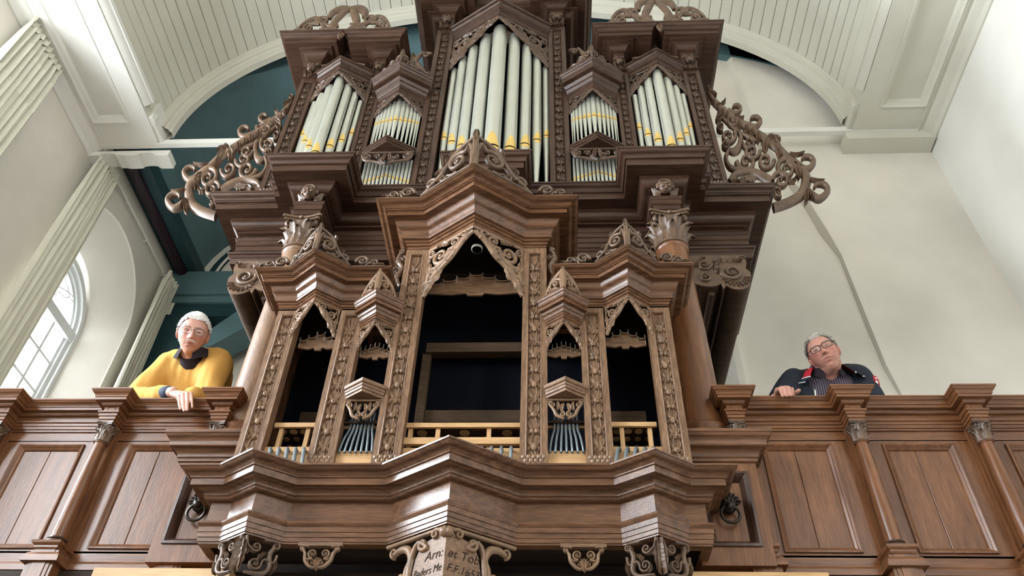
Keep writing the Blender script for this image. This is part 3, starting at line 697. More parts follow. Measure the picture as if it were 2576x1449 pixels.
# consoled beam ends that carry the overhang
for s in (-1, 1):
    F = Fr((AX+s*1.60, 3.86, 3.70), (s, 0, 0), (0, 0, 1), (0, -1, 0))
    prf = [(-.20, .32), (-.20, .08), (-.17, .04)]+[(-.09+.075*math.cos(PI+PI*i/8), .05-.06*math.sin(PI*i/8)*.5) for i in range(1, 8)]+[(-.01, .045), (.0, .0), (.02, .02)]
    prf += [(.10+.085*math.cos(PI+PI*i/10), .06-.07*math.sin(PI*i/10)) for i in range(1, 10)]+[(.20, .09), (.205, .15), (.18, .19), (.195, .24), (.19, .32)]
    MB().prism(prf, F, -1.45, 0).build('console_beam', 'inner_brown', organ, 40)
    m = MB(); m.prism(prf, F, 0, .012)
    m.volute(F, (.08, .15), .075, PI, 1.5, 1, .018, .02, [(.0, .2), (.01, .16)], .012); m.volute(F, (-.10, .22), .05, 0, 1.4, -1, .013, .018, None, .012); m.volute(F, (-.10, .10), .045, PI/2, 1.4, 1, .012, .018, None, .012)
    for i in range(9):
        a = -.1-PI*.9*i/8; m.leaf(F, (.10+.05*math.cos(a), .10+.045*math.sin(a)), (.10+.08*math.cos(a), .10+.07*math.sin(a)), (.10+.098*math.cos(a), .10+.088*math.sin(a)), .012, .012, .012)
    m.leaf(F, (-.03, .25), (.05, .30), (.16, .25), .03, .016, .012, 4); m.leaf(F, (-.02, .14), (-.03, .22), (.03, .28), .022, .016, .012, 3); m.leaf(F, (-.16, .20), (-.17, .28), (-.08, .29), .02, .016, .012, 3)
    m.ball(F(-.02, .19, .015), .022, 9, 6); m.volute(F, (.17, .285), .022, 0, 1.2, 1, .007, .014, None, .012)
    m.build('console_carving', 'carved_oak', organ, 50)
    MB().tube([(AX+s*1.53, 3.9, 3.705), (AX+s*1.53, 5.33, 3.705)], .022, 10).build('console_bead', 'inner_brown', organ)

# ---- upper stage
YP = 3.75
MB().box(AX-1.62, AX+1.62, 4.06, 4.10, 4.56, 6.66).build('back_panel', 'interior_dark', organ, 0)
MB().box(AX-.62, AX+.62, 4.06, 4.10, 6.6, 7.7).build('back_panel', 'interior_dark', organ, 0)
for s in (-1, 1):
    MB().box(*sorted((AX+s*1.77, AX+s*1.73)), YP+.06, 5.2, 4.575, 6.68).build('side_panel', 'main_z', organ, 0)
    MB().box(*sorted((AX+s*.615, AX+s*.575)), YP+.06, 5.2, 6.2, 7.6).build('side_panel', 'main_z', organ, 0)
    MB().box(*sorted((AX+s*1.06, AX+s*1.12)), YP+.06, 5.0, 6.2, 6.7).build('side_panel', 'main_z', organ, 0)
    for (a, b, zt, sd, mr) in ((1.635, 1.78, 6.29, 1, .2), (1.03, 1.15, 6.29, 2, .2), (.455, .615, 7.14, 3, .22)):
        x0, x1 = sorted((AX+s*a, AX+s*b)); pillar(organ, x0, x1, YP, 4.56, zt, .09, 'main_z', 'carved_oak_dark', sd+(s > 0)*3, mr)
        # frieze block with mask and impost
        zz = zt; xc = (x0+x1)/2; w = (x1-x0)/2
        MB().box(x0+.01, x1-.01, YP-.02, YP+.09, zz, zz+.32).build('pillar_block', 'main_z', organ, 0)
        F = front(xc, YP-.02, zz+.12); m = MB()
        m.ball(F(0, -.01, .02), w*.55, 10, 8, (1, .8, 1.3)); m.ball(F(0, -.055, .045), w*.3, 8, 6, (1.1, 1, .9))
        for q in (-1, 1):
            m.volute(F, (q*w*.55, .075), w*.35, PI/2, 1.3, q, w*.1, .016, [(q*w*.2, -.05), (q*w*.25, .03)])
            m.ball(F(q*w*.25, .02, .045), w*.15, 7, 5); m.leaf(F, (q*w*.7, .03), (q*w*.85, -.05), (q*w*.4, -.12), w*.22, .014, 0, 2)
        m.leaf(F, (0, -.05), (0, -.1), (0, -.13), w*.3, .014)
        m.build('lion_mask', 'carved_oak_dark', organ, 60)
        pth = [(x0+.01, YP+.09), (x0+.01, YP-.02), (x1-.01, YP-.02), (x1-.01, YP+.09)]
        MB().sweep([(0, zz+.29), (.012, zz+.292), (.012, zz+.305), (.018, zz+.308)]+arc((.02, zz+.312), (.085, zz+.365), 'cc')+[(.09, zz+.367), (.09, zz+.385), (-.05, zz+.385)], pth).build('impost', 'main_x', organ, 25)
    # tower cornice, broken forward over each pillar
    cp = [(1.06, 5.0), (1.06, 3.75), (1.25, 3.75), (1.25, 3.96), (1.65, 3.96), (1.65, 3.75), (1.85, 3.75), (1.85, 5.2)]
    if s < 0: cp = [(-x, y) for x, y in reversed(cp)]
    MB().sweep([(-.08, 6.672), (.145, 6.672), (.145, 6.73), (.153, 6.73), (.153, 6.742)]+arc((.155, 6.746), (.196, 6.795), 'cy', 8)+[(.203, 6.797), (.203, 6.812), (-.25, 6.812)], cp, AX).build('tower_cornice', 'main_x', organ, 25)
    MB().box(*sorted((AX+s*1.0, AX+s*1.9)), 3.80, 5.0, 6.69, 6.80).build('top_board', 'main_x', organ, 0)
    MB().box(*sorted((AX+s*1.12, AX+s*1.66)), 3.90, 3.94, 6.3, 6.69).build('gable_field', 'main_x', organ, 0)
    m = MB(); x = AX+s*1.45; m.box(x-.06, x+.06, 3.80, 3.95, 6.58, 6.68); m.box(x-.045, x+.045, 3.83, 3.95, 6.50, 6.58); m.build('console_block', 'main_x', organ, 0)
    # pointed gable of the side tower with pierced shades
    gp = [(1.15, 3.76), (1.395, 3.61), (1.64, 3.76)]
    if s < 0: gp = [(-x, y) for x, y in reversed(gp)]
    MB().sweep([(-.03, 6.20), (0, 6.20), (0, 6.255), (.008, 6.258), (.008, 6.29), (.02, 6.30)]+arc((.022, 6.302), (.045, 6.33), 'cc')+[(.05, 6.332), (.05, 6.345), (-.12, 6.345)], gp, AX).build('gable_moulding', 'main_x', organ, 25)
    m = MB(); F = front(AX+s*1.395, 3.66, 6.345); m.leaf(F, (0, 0), (0, .05), (0, .1), .03, .015, 0, 3)
    for q in (-1, 1): m.volute(F, (q*.05, .035), .03, PI/2, 1.3, q, .008, .012, [(q*.2, .005), (q*.12, .03)])
    m.build('gable_crest', 'carved_oak_dark', organ, 50)
    for q in (-1, 1):
        d = Vector((q*.245, .15, 0)); L = d.length; d.normalize(); n = Vector((d.y, -d.x, 0)) if q > 0 else Vector((-d.y, d.x, 0))
        F = Fr((AX+s*1.395, 3.625, 6.20), d, (0, 0, 1), n); pipe_shade(MB(), F, L, .27, .03).build('pipe_shade', 'carved_oak_dark', organ, 50)
    # narrow pointed turret between side tower and centre tower
    xc = .8225; tp = [(.615, 3.755), (xc, 3.625), (1.03, 3.755)]
    if s < 0: tp = [(-x, y) for x, y in reversed(tp)]
    MB().sweep([(-.03, 5.85), (0, 5.85), (0, 5.90), (.008, 5.905), (.008, 5.93), (.015, 5.935)]+arc((.017, 5.938), (.05, 5.985), 'cy')+[(.055, 5.99), (.055, 6.0), (.09, 6.0), (.09, 6.04), (.097, 6.045)]+arc((.099, 6.05), (.125, 6.085), 'cy')+[(.13, 6.088), (.13, 6.10), (-.1, 6.10)], tp, AX).build('turret_cornice', 'main_x', organ, 25)
    MB().box(*sorted((AX+s*.62, AX+s*1.03)), 4.0, 4.04, 6.05, 6.68).build('turret_field', 'inner_x', organ, 0)
    for q in (-1, 1):
        d = Vector((q*.2075, .13, 0)); L = d.length; d.normalize(); n = Vector((d.y, -d.x, 0)) if q > 0 else Vector((-d.y, d.x, 0))
        F = Fr((AX+s*xc, 3.635, 5.85), d, (0, 0, 1), n); pipe_shade(MB(), F, L, .19, .02, .010).build('pipe_shade', 'carved_oak_dark', organ, 50)
        F = Fr((AX+s*xc, 3.50, 6.10), d, (0, 0, 1.3), n); m = MB()
        m.volute(F, (.035, .075), .035, PI, 1.4, -1, .010, .012, [(.0, .0), (.0, .05)]); m.volute(F, (.12, .04), .03, PI, 1.4, -1, .009, .012, [(.20, .0), (.16, .02)])
        m.leaf(F, (0, .05), (.02, .13), (.0, .17), .018, .012); m.leaf(F, (.06, .02), (.09, .10), (.13, .08), .018, .012, 0, 3); m.leaf(F, (.14, .01), (.18, .06), (.22, .02), .014, .012)
        m.build('turret_crest', 'carved_oak_dark', organ, 50)
    sp = [(.615, 3.73), (xc, 3.60), (1.03, 3.73)]
    if s < 0: sp = [(-x, y) for x, y in reversed(sp)]
    MB().sweep([(-.15, 5.09), (0, 5.09), (0, 5.11), (.01, 5.115), (.012, 5.13), (.02, 5.133), (.02, 5.15), (-.15, 5.16)], sp, AX).build('chevron_shelf', 'main_x', organ, 20)
    MB().prism([(-.2, 0), (0, -.13*1.0), (.2, 0)], Fr((AX+s*xc, 3.735, 5.088), (1, 0, 0), (0, 1, 0), (0, 0, 1)), 0, .004).build('shelf_underside', 'main_x', organ, 0)
    F = front(AX+s*xc, 3.70, 5.085); m = MB(); m.stroke(F, [(-.205, -.008), (.205, -.008)], .009, .012)
    for q in (-1, 1):
        m.volute(F, (q*.15, -.055), .035, PI/2, 1.5, -q, .010, .012, [(q*.20, -.03)]); m.volute(F, (q*.075, -.06), .028, PI, 1.3, q, .008, .012)
        m.stroke(F, [(q*.2, -.04), (q*.17, -.10), (q*.09, -.12), (q*.03, -.15)], [.008, .014, .014, .010], .012)
        m.leaf(F, (q*.01, -.02), (q*.04, -.08), (q*.02, -.14), .02, .013, 0, 3); m.leaf(F, (q*.06, -.10), (q*.05, -.13), (q*.0, -.165), .018, .012, 0, 2)
    m.build('bracket_carving', 'carved_oak_dark', organ, 50)
    # scrollwork in the angle between centre tower and side tower
    F = Fr((AX+s*.63, 3.80, 6.12), (s, 0, 0), (0, 0, 1), (0, -1, 0)); m = MB()
    m.stroke(F, [(.04, -.3), (.02, -.1), (.10, .1), (.06, .3), (.16, .5), (.10, .68)], [.02, .03, .035, .035, .03, .015], .02)
    for c, r_, a, dr in (((.10, .02), .05, 0, 1), ((.06, .26), .05, PI, -1), ((.15, .42), .055, 0, 1), ((.06, .62), .045, PI, -1), ((.08, -.18), .045, 0, 1)):
        m.volute(F, c, r_, a, 1.4, dr, .014, .02)
    m.leaf(F, (.1, .42), (.2, .5), (.19, .66), .04, .02, 0, 3); m.leaf(F, (.04, .1), (-.02, .2), (.02, .34), .03, .02, 0, 3); m.leaf(F, (.1, .2), (.2, .24), (.2, .36), .03, .02, 0, 3)
    m.build('angle_scroll', 'carved_oak', organ, 50)
    # open crest on the side tower
    F = Fr((AX+s*1.47, 3.58, 6.812), (s*1.12, 0, 0), (0, 0, 1.65), (0, -1, 0)); m = MB()
    for q in (-1, 1):
        m.stroke(F, [(q*.03, .0), (q*.10, .08), (q*.06, .20), (q*.02, .27)], [.02, .03, .035, .03], .02); m.stroke(F, [(0, .27), (q*.08, .28), (q*.14, .23), (q*.15, .16)], [.03, .04, .035, .02], .02)
        m.volute(F, (q*.20, .13), .055, PI*(0 if q > 0 else 1), 1.3, q, .016, .02, [(q*.05, .08), (q*.12, .07)]); m.volute(F, (q*.30, .055), .05, PI/2, 1.4, -q, .014, .018, [(q*.22, .10)])
        m.stroke(F, [(q*.15, .02), (q*.24, .16), (q*.32, .15), (q*.38, .06), (q*.36, .02)], [.012, .02, .018, .014, .008], .018)
        m.leaf(F, (q*.05, .01), (q*.12, .05), (q*.2, .03), .025, .018, 0, 3); m.leaf(F, (q*.33, .02), (q*.42, .05), (q*.41, .0), .02, .016, 0, 2)
    m.leaf(F, (0, .02), (0, -.03), (.0, -.09), .03, .018)
    m.build('tower_crest', 'carved_oak', organ, 50)
# centre tower gable, shades and head cornice
gp = [(-.455, 3.76), (0, 3.49), (.455, 3.76)]
MB().sweep([(-.03, 6.92), (0, 6.92), (0, 6.985), (.01, 6.99), (.01, 7.03), (.02, 7.035)]+arc((.022, 7.04), (.06, 7.08), 'cc')+[(.065, 7.085), (.065, 7.10), (-.2, 7.10)], gp, AX).build('gable_moulding', 'main_x', organ, 25)
for q in (-1, 1):
    d = Vector((q*.455, .27, 0)); L = d.length; d.normalize(); n = Vector((d.y, -d.x, 0)) if q > 0 else Vector((-d.y, d.x, 0))
    F = Fr((AX, 3.505, 6.92), d, (0, 0, 1), n); pipe_shade(MB(), F, L, .50, .04, .016).build('pipe_shade', 'carved_oak_dark', organ, 50)
MB().box(AX-.46, AX+.46, 3.84, 3.88, 7.0, 7.55).build('gable_field', 'main_x', organ, 0)
cp = [(-.66, 5.0), (-.66, 3.75), (-.44, 3.75), (-.44, 3.9), (.44, 3.9), (.44, 3.75), (.66, 3.75), (.66, 5.0)]
MB().sweep([(-.08, 7.53), (.16, 7.53), (.16, 7.60), (.17, 7.605)]+arc((.172, 7.61), (.23, 7.67), 'cy', 8)+[(.24, 7.675), (.24, 7.69), (-.3, 7.69)], cp, AX).build('tower_cornice', 'main_x', organ, 25)
MB().box(AX-.7, AX+.7, 3.75, 5.0, 7.55, 7.66).build('top_board', 'main_x', organ, 0)
MB().sweep([(0, 7.40), (.05, 7.41)]+arc((.05, 7.42), (.12, 7.48), 'cc')+[(.125, 7.5), (0, 7.52)], [(-.63, 5.0), (-.63, 3.86), (-.6, 3.86)], AX).build('side_moulding', 'main_y', organ, 25)
MB().sweep([(0, 7.40), (.05, 7.41)]+arc((.05, 7.42), (.12, 7.48), 'cc')+[(.125, 7.5), (0, 7.52)], [(.6, 3.86), (.63, 3.86), (.63, 5.0)], AX).build('side_moulding', 'main_y', organ, 25)
# carved openwork wings beside the side towers
for s in (-1, 1):
    F = Fr((AX+s*1.771, 3.87, 6.268), (s*.000729, 0, -.000029), (-s*.000213, 0, -.001278), (0, -1, 0)); m = MB(); t = .03
    m.stroke(F, [(140, 50), (170, 150), (235, 250), (330, 345), (450, 430), (560, 510), (700, 600), (830, 690), (930, 765), (1010, 850), (1100, 930), (1185, 1010), (1190, 1100), (1130, 1210), (1000, 1285), (840, 1335)], [14, 26, 36, 46, 46, 44, 44, 46, 44, 46, 56, 52, 50, 48, 46, 44], t)
    for P, w in (([(380, 345), (470, 378), (525, 335), (500, 285), (450, 290), (440, 318)], 22), ([(570, 500), (680, 532), (748, 475), (715, 422), (655, 425), (640, 455)], 24),
                 ([(1080, 920), (1210, 972), (1292, 905), (1262, 850), (1195, 848), (1172, 878)], 26), ([(1190, 1180), (1300, 1250), (1400, 1178), (1375, 1118), (1300, 1112), (1268, 1150)], 28)):
        m.stroke(F, P, [w*1.3, w*1.2, w, w*.9, w*.8, w*.5], t)
    for p0, p1, p2, w in (((1040, 830), (1110, 860), (1200, 815), 16), ((1230, 1080), (1300, 1110), (1372, 1092), 16), ((300, 280), (340, 270), (345, 225), 20), ((450, 420), (500, 420), (515, 392), 20), ((500, 440), (550, 455), (560, 430), 16),
                          ((860, 640), (760, 720), (790, 830), 48), ((850, 630), (930, 700), (930, 900), 46), ((880, 660), (940, 650), (950, 700), 26), ((1100, 930), (1130, 990), (1110, 1090), 40), ((1180, 1180), (1190, 1250), (1150, 1320), 30), ((1200, 1180), (1230, 1220), (1215, 1275), 22),
                          ((330, 350), (290, 390), (250, 410), 30), ((380, 380), (360, 420), (345, 410), 26), ((500, 480), (480, 560), (520, 590), 34), ((590, 530), (570, 590), (590, 625), 34), ((650, 570), (640, 620), (655, 650), 30), ((720, 610), (700, 680), (715, 720), 32), ((170, 130), (220, 150), (245, 180), 24), ((1000, 1100), (1060, 1130), (1090, 1050), 26), ((200, 240), (215, 300), (300, 290), 34)):
        m.leaf(F, p0, p1, p2, w, t*1.1, .006, 3 if w > 25 else 0)
    for c, r_, a, dr in (((170, 85), 34, 1.5, 1), ((430, 468), 70, 0, 1), ((462, 515), 36, 2, -1), ((385, 640), 88, -.6, 1), ((365, 740), 55, -.5, -1), ((615, 712), 70, 3.1, -1), ((640, 800), 88, 0, 1), ((580, 905), 105, 3.1, -1), ((785, 895), 88, 0, 1), ((1000, 975), 108, -1.5, -1), ((935, 1090), 92, 3.1, 1), ((895, 1200), 48, 1, 1), ((300, 540), 48, 1, 1), ((285, 440), 42, 2, 1)):
        m.volute(F, c, r_, a, 1.4, dr, r_*.26, t, None, .004)
    m.stroke(F, [(290, 400), (420, 520), (515, 600), (520, 700), (470, 790), (400, 790)], [18, 20, 26, 30, 45, 20], t)
    m.stroke(F, [(400, 770), (362, 860), (395, 945), (480, 985), (580, 985)], [22, 24, 24, 22, 12], t)
    m.stroke(F, [(400, 1090), (470, 1020), (610, 995), (740, 1040), (835, 1095)], [22, 30, 30, 44, 40], t)
    m.stroke(F, [(540, 620), (640, 660), (690, 700)], [14, 24, 12], t)
    for i in range(26):
        a, rr = i*2.4, 9*math.sqrt(i); m.ball(F(620+rr*1.3*math.cos(a), 1080+rr*.7*math.sin(a), t*.7), .011, 7, 5)
    m.leaf(F, (500, 1100), (560, 1050), (640, 1110), 30, t, 0); m.leaf(F, (410, 1100), (450, 1060), (500, 1110), 30, t, 0)
    m.build('carved_wing', 'carved_oak', organ, 50)

# ---- speaking front pipes: every pipe is a thing of its own
def pipe(x, y, r, zb, zm, zt, yaw, label, group, toe=.3):
    m = MB(); N = 20
    m.lathe([(r*toe, zb), (r*.98, zm-r*.35), (r, zm), (r, zt)], (x, y, 0), N)
    o = m.build('organ_pipe', 'tin'); tag(o, label, 'organ pipe', group)
    def patch(nm, mat, zf0, zf1, A, dr):
        q = MB(); K = 10; lo, hi = [], []
        for i in range(K+1):
            u = -1+2*i/K; a = -PI/2+yaw+u*A
            for L, zf in ((lo, zf0), (hi, zf1)):
                z = zf(u); rr = r+dr if z >= zm-r*.35 else r*.98+dr-(zm-r*.35-z)*(r*.98-r*toe)/max(1e-6, zm-r*.35-zb)
                L.append((x+rr*math.cos(a), y+rr*math.sin(a), z))
        inn = [(x+(p[0]-x)*.9, y+(p[1]-y)*.9, p[2]) for p in lo], [(x+(p[0]-x)*.9, y+(p[1]-y)*.9, p[2]) for p in hi]
        q.strip(lo, hi); q.strip(lo, inn[0]); q.strip(hi, inn[1])
        q.build(nm, mat, o, smooth=60)
    A = .95; h = r*2.5
    patch('upper_lip', 'gold', lambda u: zm+r*.10, lambda u: zm+r*.12+h*(1-abs(u)**1.7)*(.94+.06*(1-abs(u))), A, r*.03)
    patch('mouth_slot', 'slot_black', lambda u: zm-r*.20, lambda u: zm+r*.10, A, r*.012)
    patch('lower_lip', 'gold', lambda u: zm-r*.20-r*.85*(1-abs(u)**2.2*.75), lambda u: zm-r*.20, A*.93, r*.03)
    return o
ORD = ['', 'first', 'second', 'third', 'fourth', 'fifth', 'sixth', 'seventh']
def side(i): return 'left' if i < 0 else 'right'
ctop = (6.86, 6.80, 6.70, 6.60, 6.47); cm = (4.98, 5.03, 5.14, 5.26, 5.385); cx = (0, .135, .25, .345, .425); cr = (.066, .054, .0465, .040, .033)
for i in range(-4, 5):
    k = abs(i); x = AX+.008+(cx[k] if i > 0 else -cx[k])*.985
    pipe(x, 3.60+.20*k/4.5+.03, cr[k], 4.60, cm[k], ctop[k], (0 if i == 0 else (.25 if i > 0 else -.25)), 
         'tallest silver pipe with gilded mouth in the middle of the central tower' if i == 0 else 'silver pipe with gilded mouth in the central tower, %s to the %s of the tallest' % (ORD[k], side(i)), 'central tower pipes')
for s, nm in ((-1, 'left'), (1, 'right')):
    tz = (6.17, 6.10, 6.02, 5.94); mz = (5.065, 5.19, 5.31, 5.45); tx = (0, .083, .150, .205); tr = (.0435, .0365, .031, .0255)
    for i in range(-3, 4):
        k = abs(i); pipe(AX+s*1.395+(tx[k] if i > 0 else -tx[k]), 3.70+.10*k/3.5, tr[k], 4.62, mz[k], tz[k], 0 if i == 0 else (.2 if i > 0 else -.2),
            'longest silver pipe in the middle of the %s side tower' % nm if i == 0 else 'silver pipe in the %s side tower, %s to the %s of its longest pipe' % (nm, ORD[k], side(i)), '%s side tower pipes' % nm)
    for i in range(-6, 7):
        k = abs(i); u = k/6; x = AX+s*.8225+(1 if i > 0 else -1)*(.182*(1-(1-u)**1.35)) if i else AX+s*.8225
        pipe(x, 3.715+.05*u, .0215*(1-.55*u), 5.155, 5.535+.02*u, 5.845-.12*u, 0 if i == 0 else (.2 if i > 0 else -.2),
            'widest slim pipe in the upper field of the %s turret' % nm if i == 0 else 'slim pipe high in the %s turret, %s to the %s of its widest' % (nm, ORD[k], side(i)), '%s turret upper pipes' % nm, .2)
        pipe(AX+s*.8225+i*.0305, 3.78, .0125, 4.56, 4.875-.085*u, 5.07, 0,
            'short pipe in the middle of the row below the %s turret shelf' % nm if i == 0 else 'short pipe under the %s turret shelf, %s %s of centre' % (nm, ORD[k], side(i)), '%s turret lower pipes' % nm, .4)
# ------------------------------------------------------------------ back positive (the small organ case in the gallery front)
BX = -.44
rug = thing('back_positive', (BX, 3.4, 1.6), 'empty small oak organ case in the gallery front, with pointed towers and carved pillars', 'organ')
def vpath(flat, cen, sid, end, back):
    """Plan of the front: flats at y=flat, centre tower (half width, projection), side towers (centre, half width, projection)."""
    h = [(cen[0], flat), (sid[0]-sid[1], flat), (sid[0], flat-sid[2]), (sid[0]+sid[1], flat), (end, flat), (end, back)]
    return [(-x, y) for x, y in reversed(h)]+[(0, flat-cen[1])]+h
bp = vpath(3.28, (.287, .20), (.897, .144, .10), 1.136, 3.56)
MB().sweep([(-.02, 1.80), (0, 1.80)]+arc((.002, 1.802), (.03, 1.814), 'cv')+[(.033, 1.816), (.030, 1.822)]+arc((.034, 1.824), (.062, 1.846), 'cc')+[(.065, 1.848), (.088, 1.848), (.088, 1.88), (.095, 1.882), (.095, 1.888)]+arc((.097, 1.89), (.137, 1.917), 'cy', 8)+[(.142, 1.919), (.142, 1.928), (-.10, 1.928)], bp, BX).build('base_cornice', 'back_x', rug, 25)
MB().sweep([(-.03, 1.802), (0, 1.802), (0, 1.70), (-.03, 1.70)], bp, BX).build('base_frieze', 'back_x', rug, 20)
MB().sweep([(0, 1.706), (.012, 1.706), (.024, 1.70), (.026, 1.69), (.02, 1.678), (.017, 1.675), (.017, 1.652), (.013, 1.651), (.013, 1.649), (.013, 1.629), (.009, 1.627), (.009, 1.609), (.004, 1.607), (.004, 1.60), (-.04, 1.60)], bp, BX).build('base_architrave', 'back_x', rug, 20)
soff = [(x*.985, y+.015) for x, y in bp]
MB().prism([(x+BX, y) for x, y in soff], Fr((0, 0, 1.645), (1, 0, 0), (0, 1, 0), (0, 0, 1)), 0, .02).build('soffit', 'inner_x', rug, 0)
MB().prism([(x+BX, y) for x, y in [(x*.995, y) for x, y in bp]], Fr((0, 0, 1.90), (1, 0, 0), (0, 1, 0), (0, 0, 1)), 0, .02).build('floor_board', 'inner_brown', rug, 0)
# pillars
YR = 3.30
for s in (-1, 1):
    for (a, b, zt, sd) in ((.985, 1.112, 3.04, 5), (.612, .745, 3.04, 6), (.29, .428, 3.535, 7)):
        x0, x1 = sorted((BX+s*a, BX+s*b)); pillar(rug, x0, x1, YR, 1.92, zt, .07, 'pillar_z', 'carved_oak_pale', sd+(s > 0)*4, .2, True)
    MB().box(*sorted((BX+s*1.112, BX+s*1.09)), YR+.05, 3.75, 1.92, 3.1).build('side_wall', 'back_z', rug, 0)
    MB().box(*sorted((BX+s*.425, BX+s*.40)), YR+.05, 3.75, 3.0, 3.6).build('side_wall', 'back_z', rug, 0)
MB().box(BX-1.1, BX+1.1, 3.72, 3.75, 1.92, 3.62).build('back_wall', 'interior_dark', rug, 0)
for s in (-1, 1): MB().box(*sorted((BX+s*.41, BX+s*1.1)), 3.34, 3.75, 3.16, 3.19).build('lid', 'inner_x', rug, 0)
# side tower and centre tower cornices
def cornice_prof(z, k=1.0, P=.153):
    f = P/.153
    return [(-.03, z), (0, z), (0, z+.018*k), (.006*f, z+.02*k), (.006*f, z+.036*k), (.013*f, z+.038*k), (.013*f, z+.05*k), (.024*f, z+.053*k), (.027*f, z+.06*k), (.022*f, z+.066*k)]+arc((.022*f, z+.068*k), (.062*f, z+.138*k), 'cy', 8)+[(.066*f, z+.14*k), (.098*f, z+.14*k), (.098*f, z+.166*k), (.106*f, z+.168*k), (.106*f, z+.174*k), (.112*f, z+.176*k)]+arc((.114*f, z+.178*k), (.150*f, z+.198*k), 'cy', 8)+[(.153*f, z+.199*k), (.153*f, z+.205*k), (-.08, z+.205*k)]
for s in (-1, 1):
    p = [(.612, 3.7), (.612, YR), (.755, YR), (.88, YR-.10), (1.005, YR), (1.112, YR), (1.112, 3.7)]
    if s < 0: p = [(-x, y) for x, y in reversed(p)]
    MB().sweep(cornice_prof(3.03), p, BX).build('side_cornice', 'back_x', rug, 25)
    MB().box(*sorted((BX+s*.60, BX+s*1.12)), 3.27, 3.7, 3.19, 3.225).build('cornice_lid', 'inner_x', rug, 0)
p = [(-.428, 3.72), (-.428, YR), (-.287, YR), (0, YR-.20), (.287, YR), (.428, YR), (.428, 3.72)]
MB().sweep(cornice_prof(3.53, 1.28, .2), p, BX).build('centre_cornice', 'back_x', rug, 25)
MB().prism([(x+BX, y) for x, y in p], Fr((0, 0, 3.74), (1, 0, 0), (0, 1, 0), (0, 0, 1)), 0, .03).build('cornice_lid', 'inner_x', rug, 0)
def facet(ax, ay, dx, dy, z, ks=1.0):
    """Frame on a slanted facet: x runs outward from the tip, y up, d out of the facet."""
    d = Vector((dx, dy, 0)); L = d.length; d.normalize(); n = Vector((d.y, -d.x, 0)) if dx > 0 else Vector((-d.y, d.x, 0))
    return Fr((ax, ay, z), d, (0, 0, ks), n), L
for q in (-1, 1):
    F, L = facet(BX, YR-.193, q*.287, .20, 3.53); pipe_shade(MB(), F, L, .40, .05, .014).build('pipe_shade', 'carved_oak_pale', rug, 50)
    for s in (-1, 1):
        F, L = facet(BX+s*.88, YR-.095, q*.125, .10, 3.03); pipe_shade(MB(), F, L, .20, .02, .010).build('pipe_shade', 'carved_oak_pale', rug, 50)
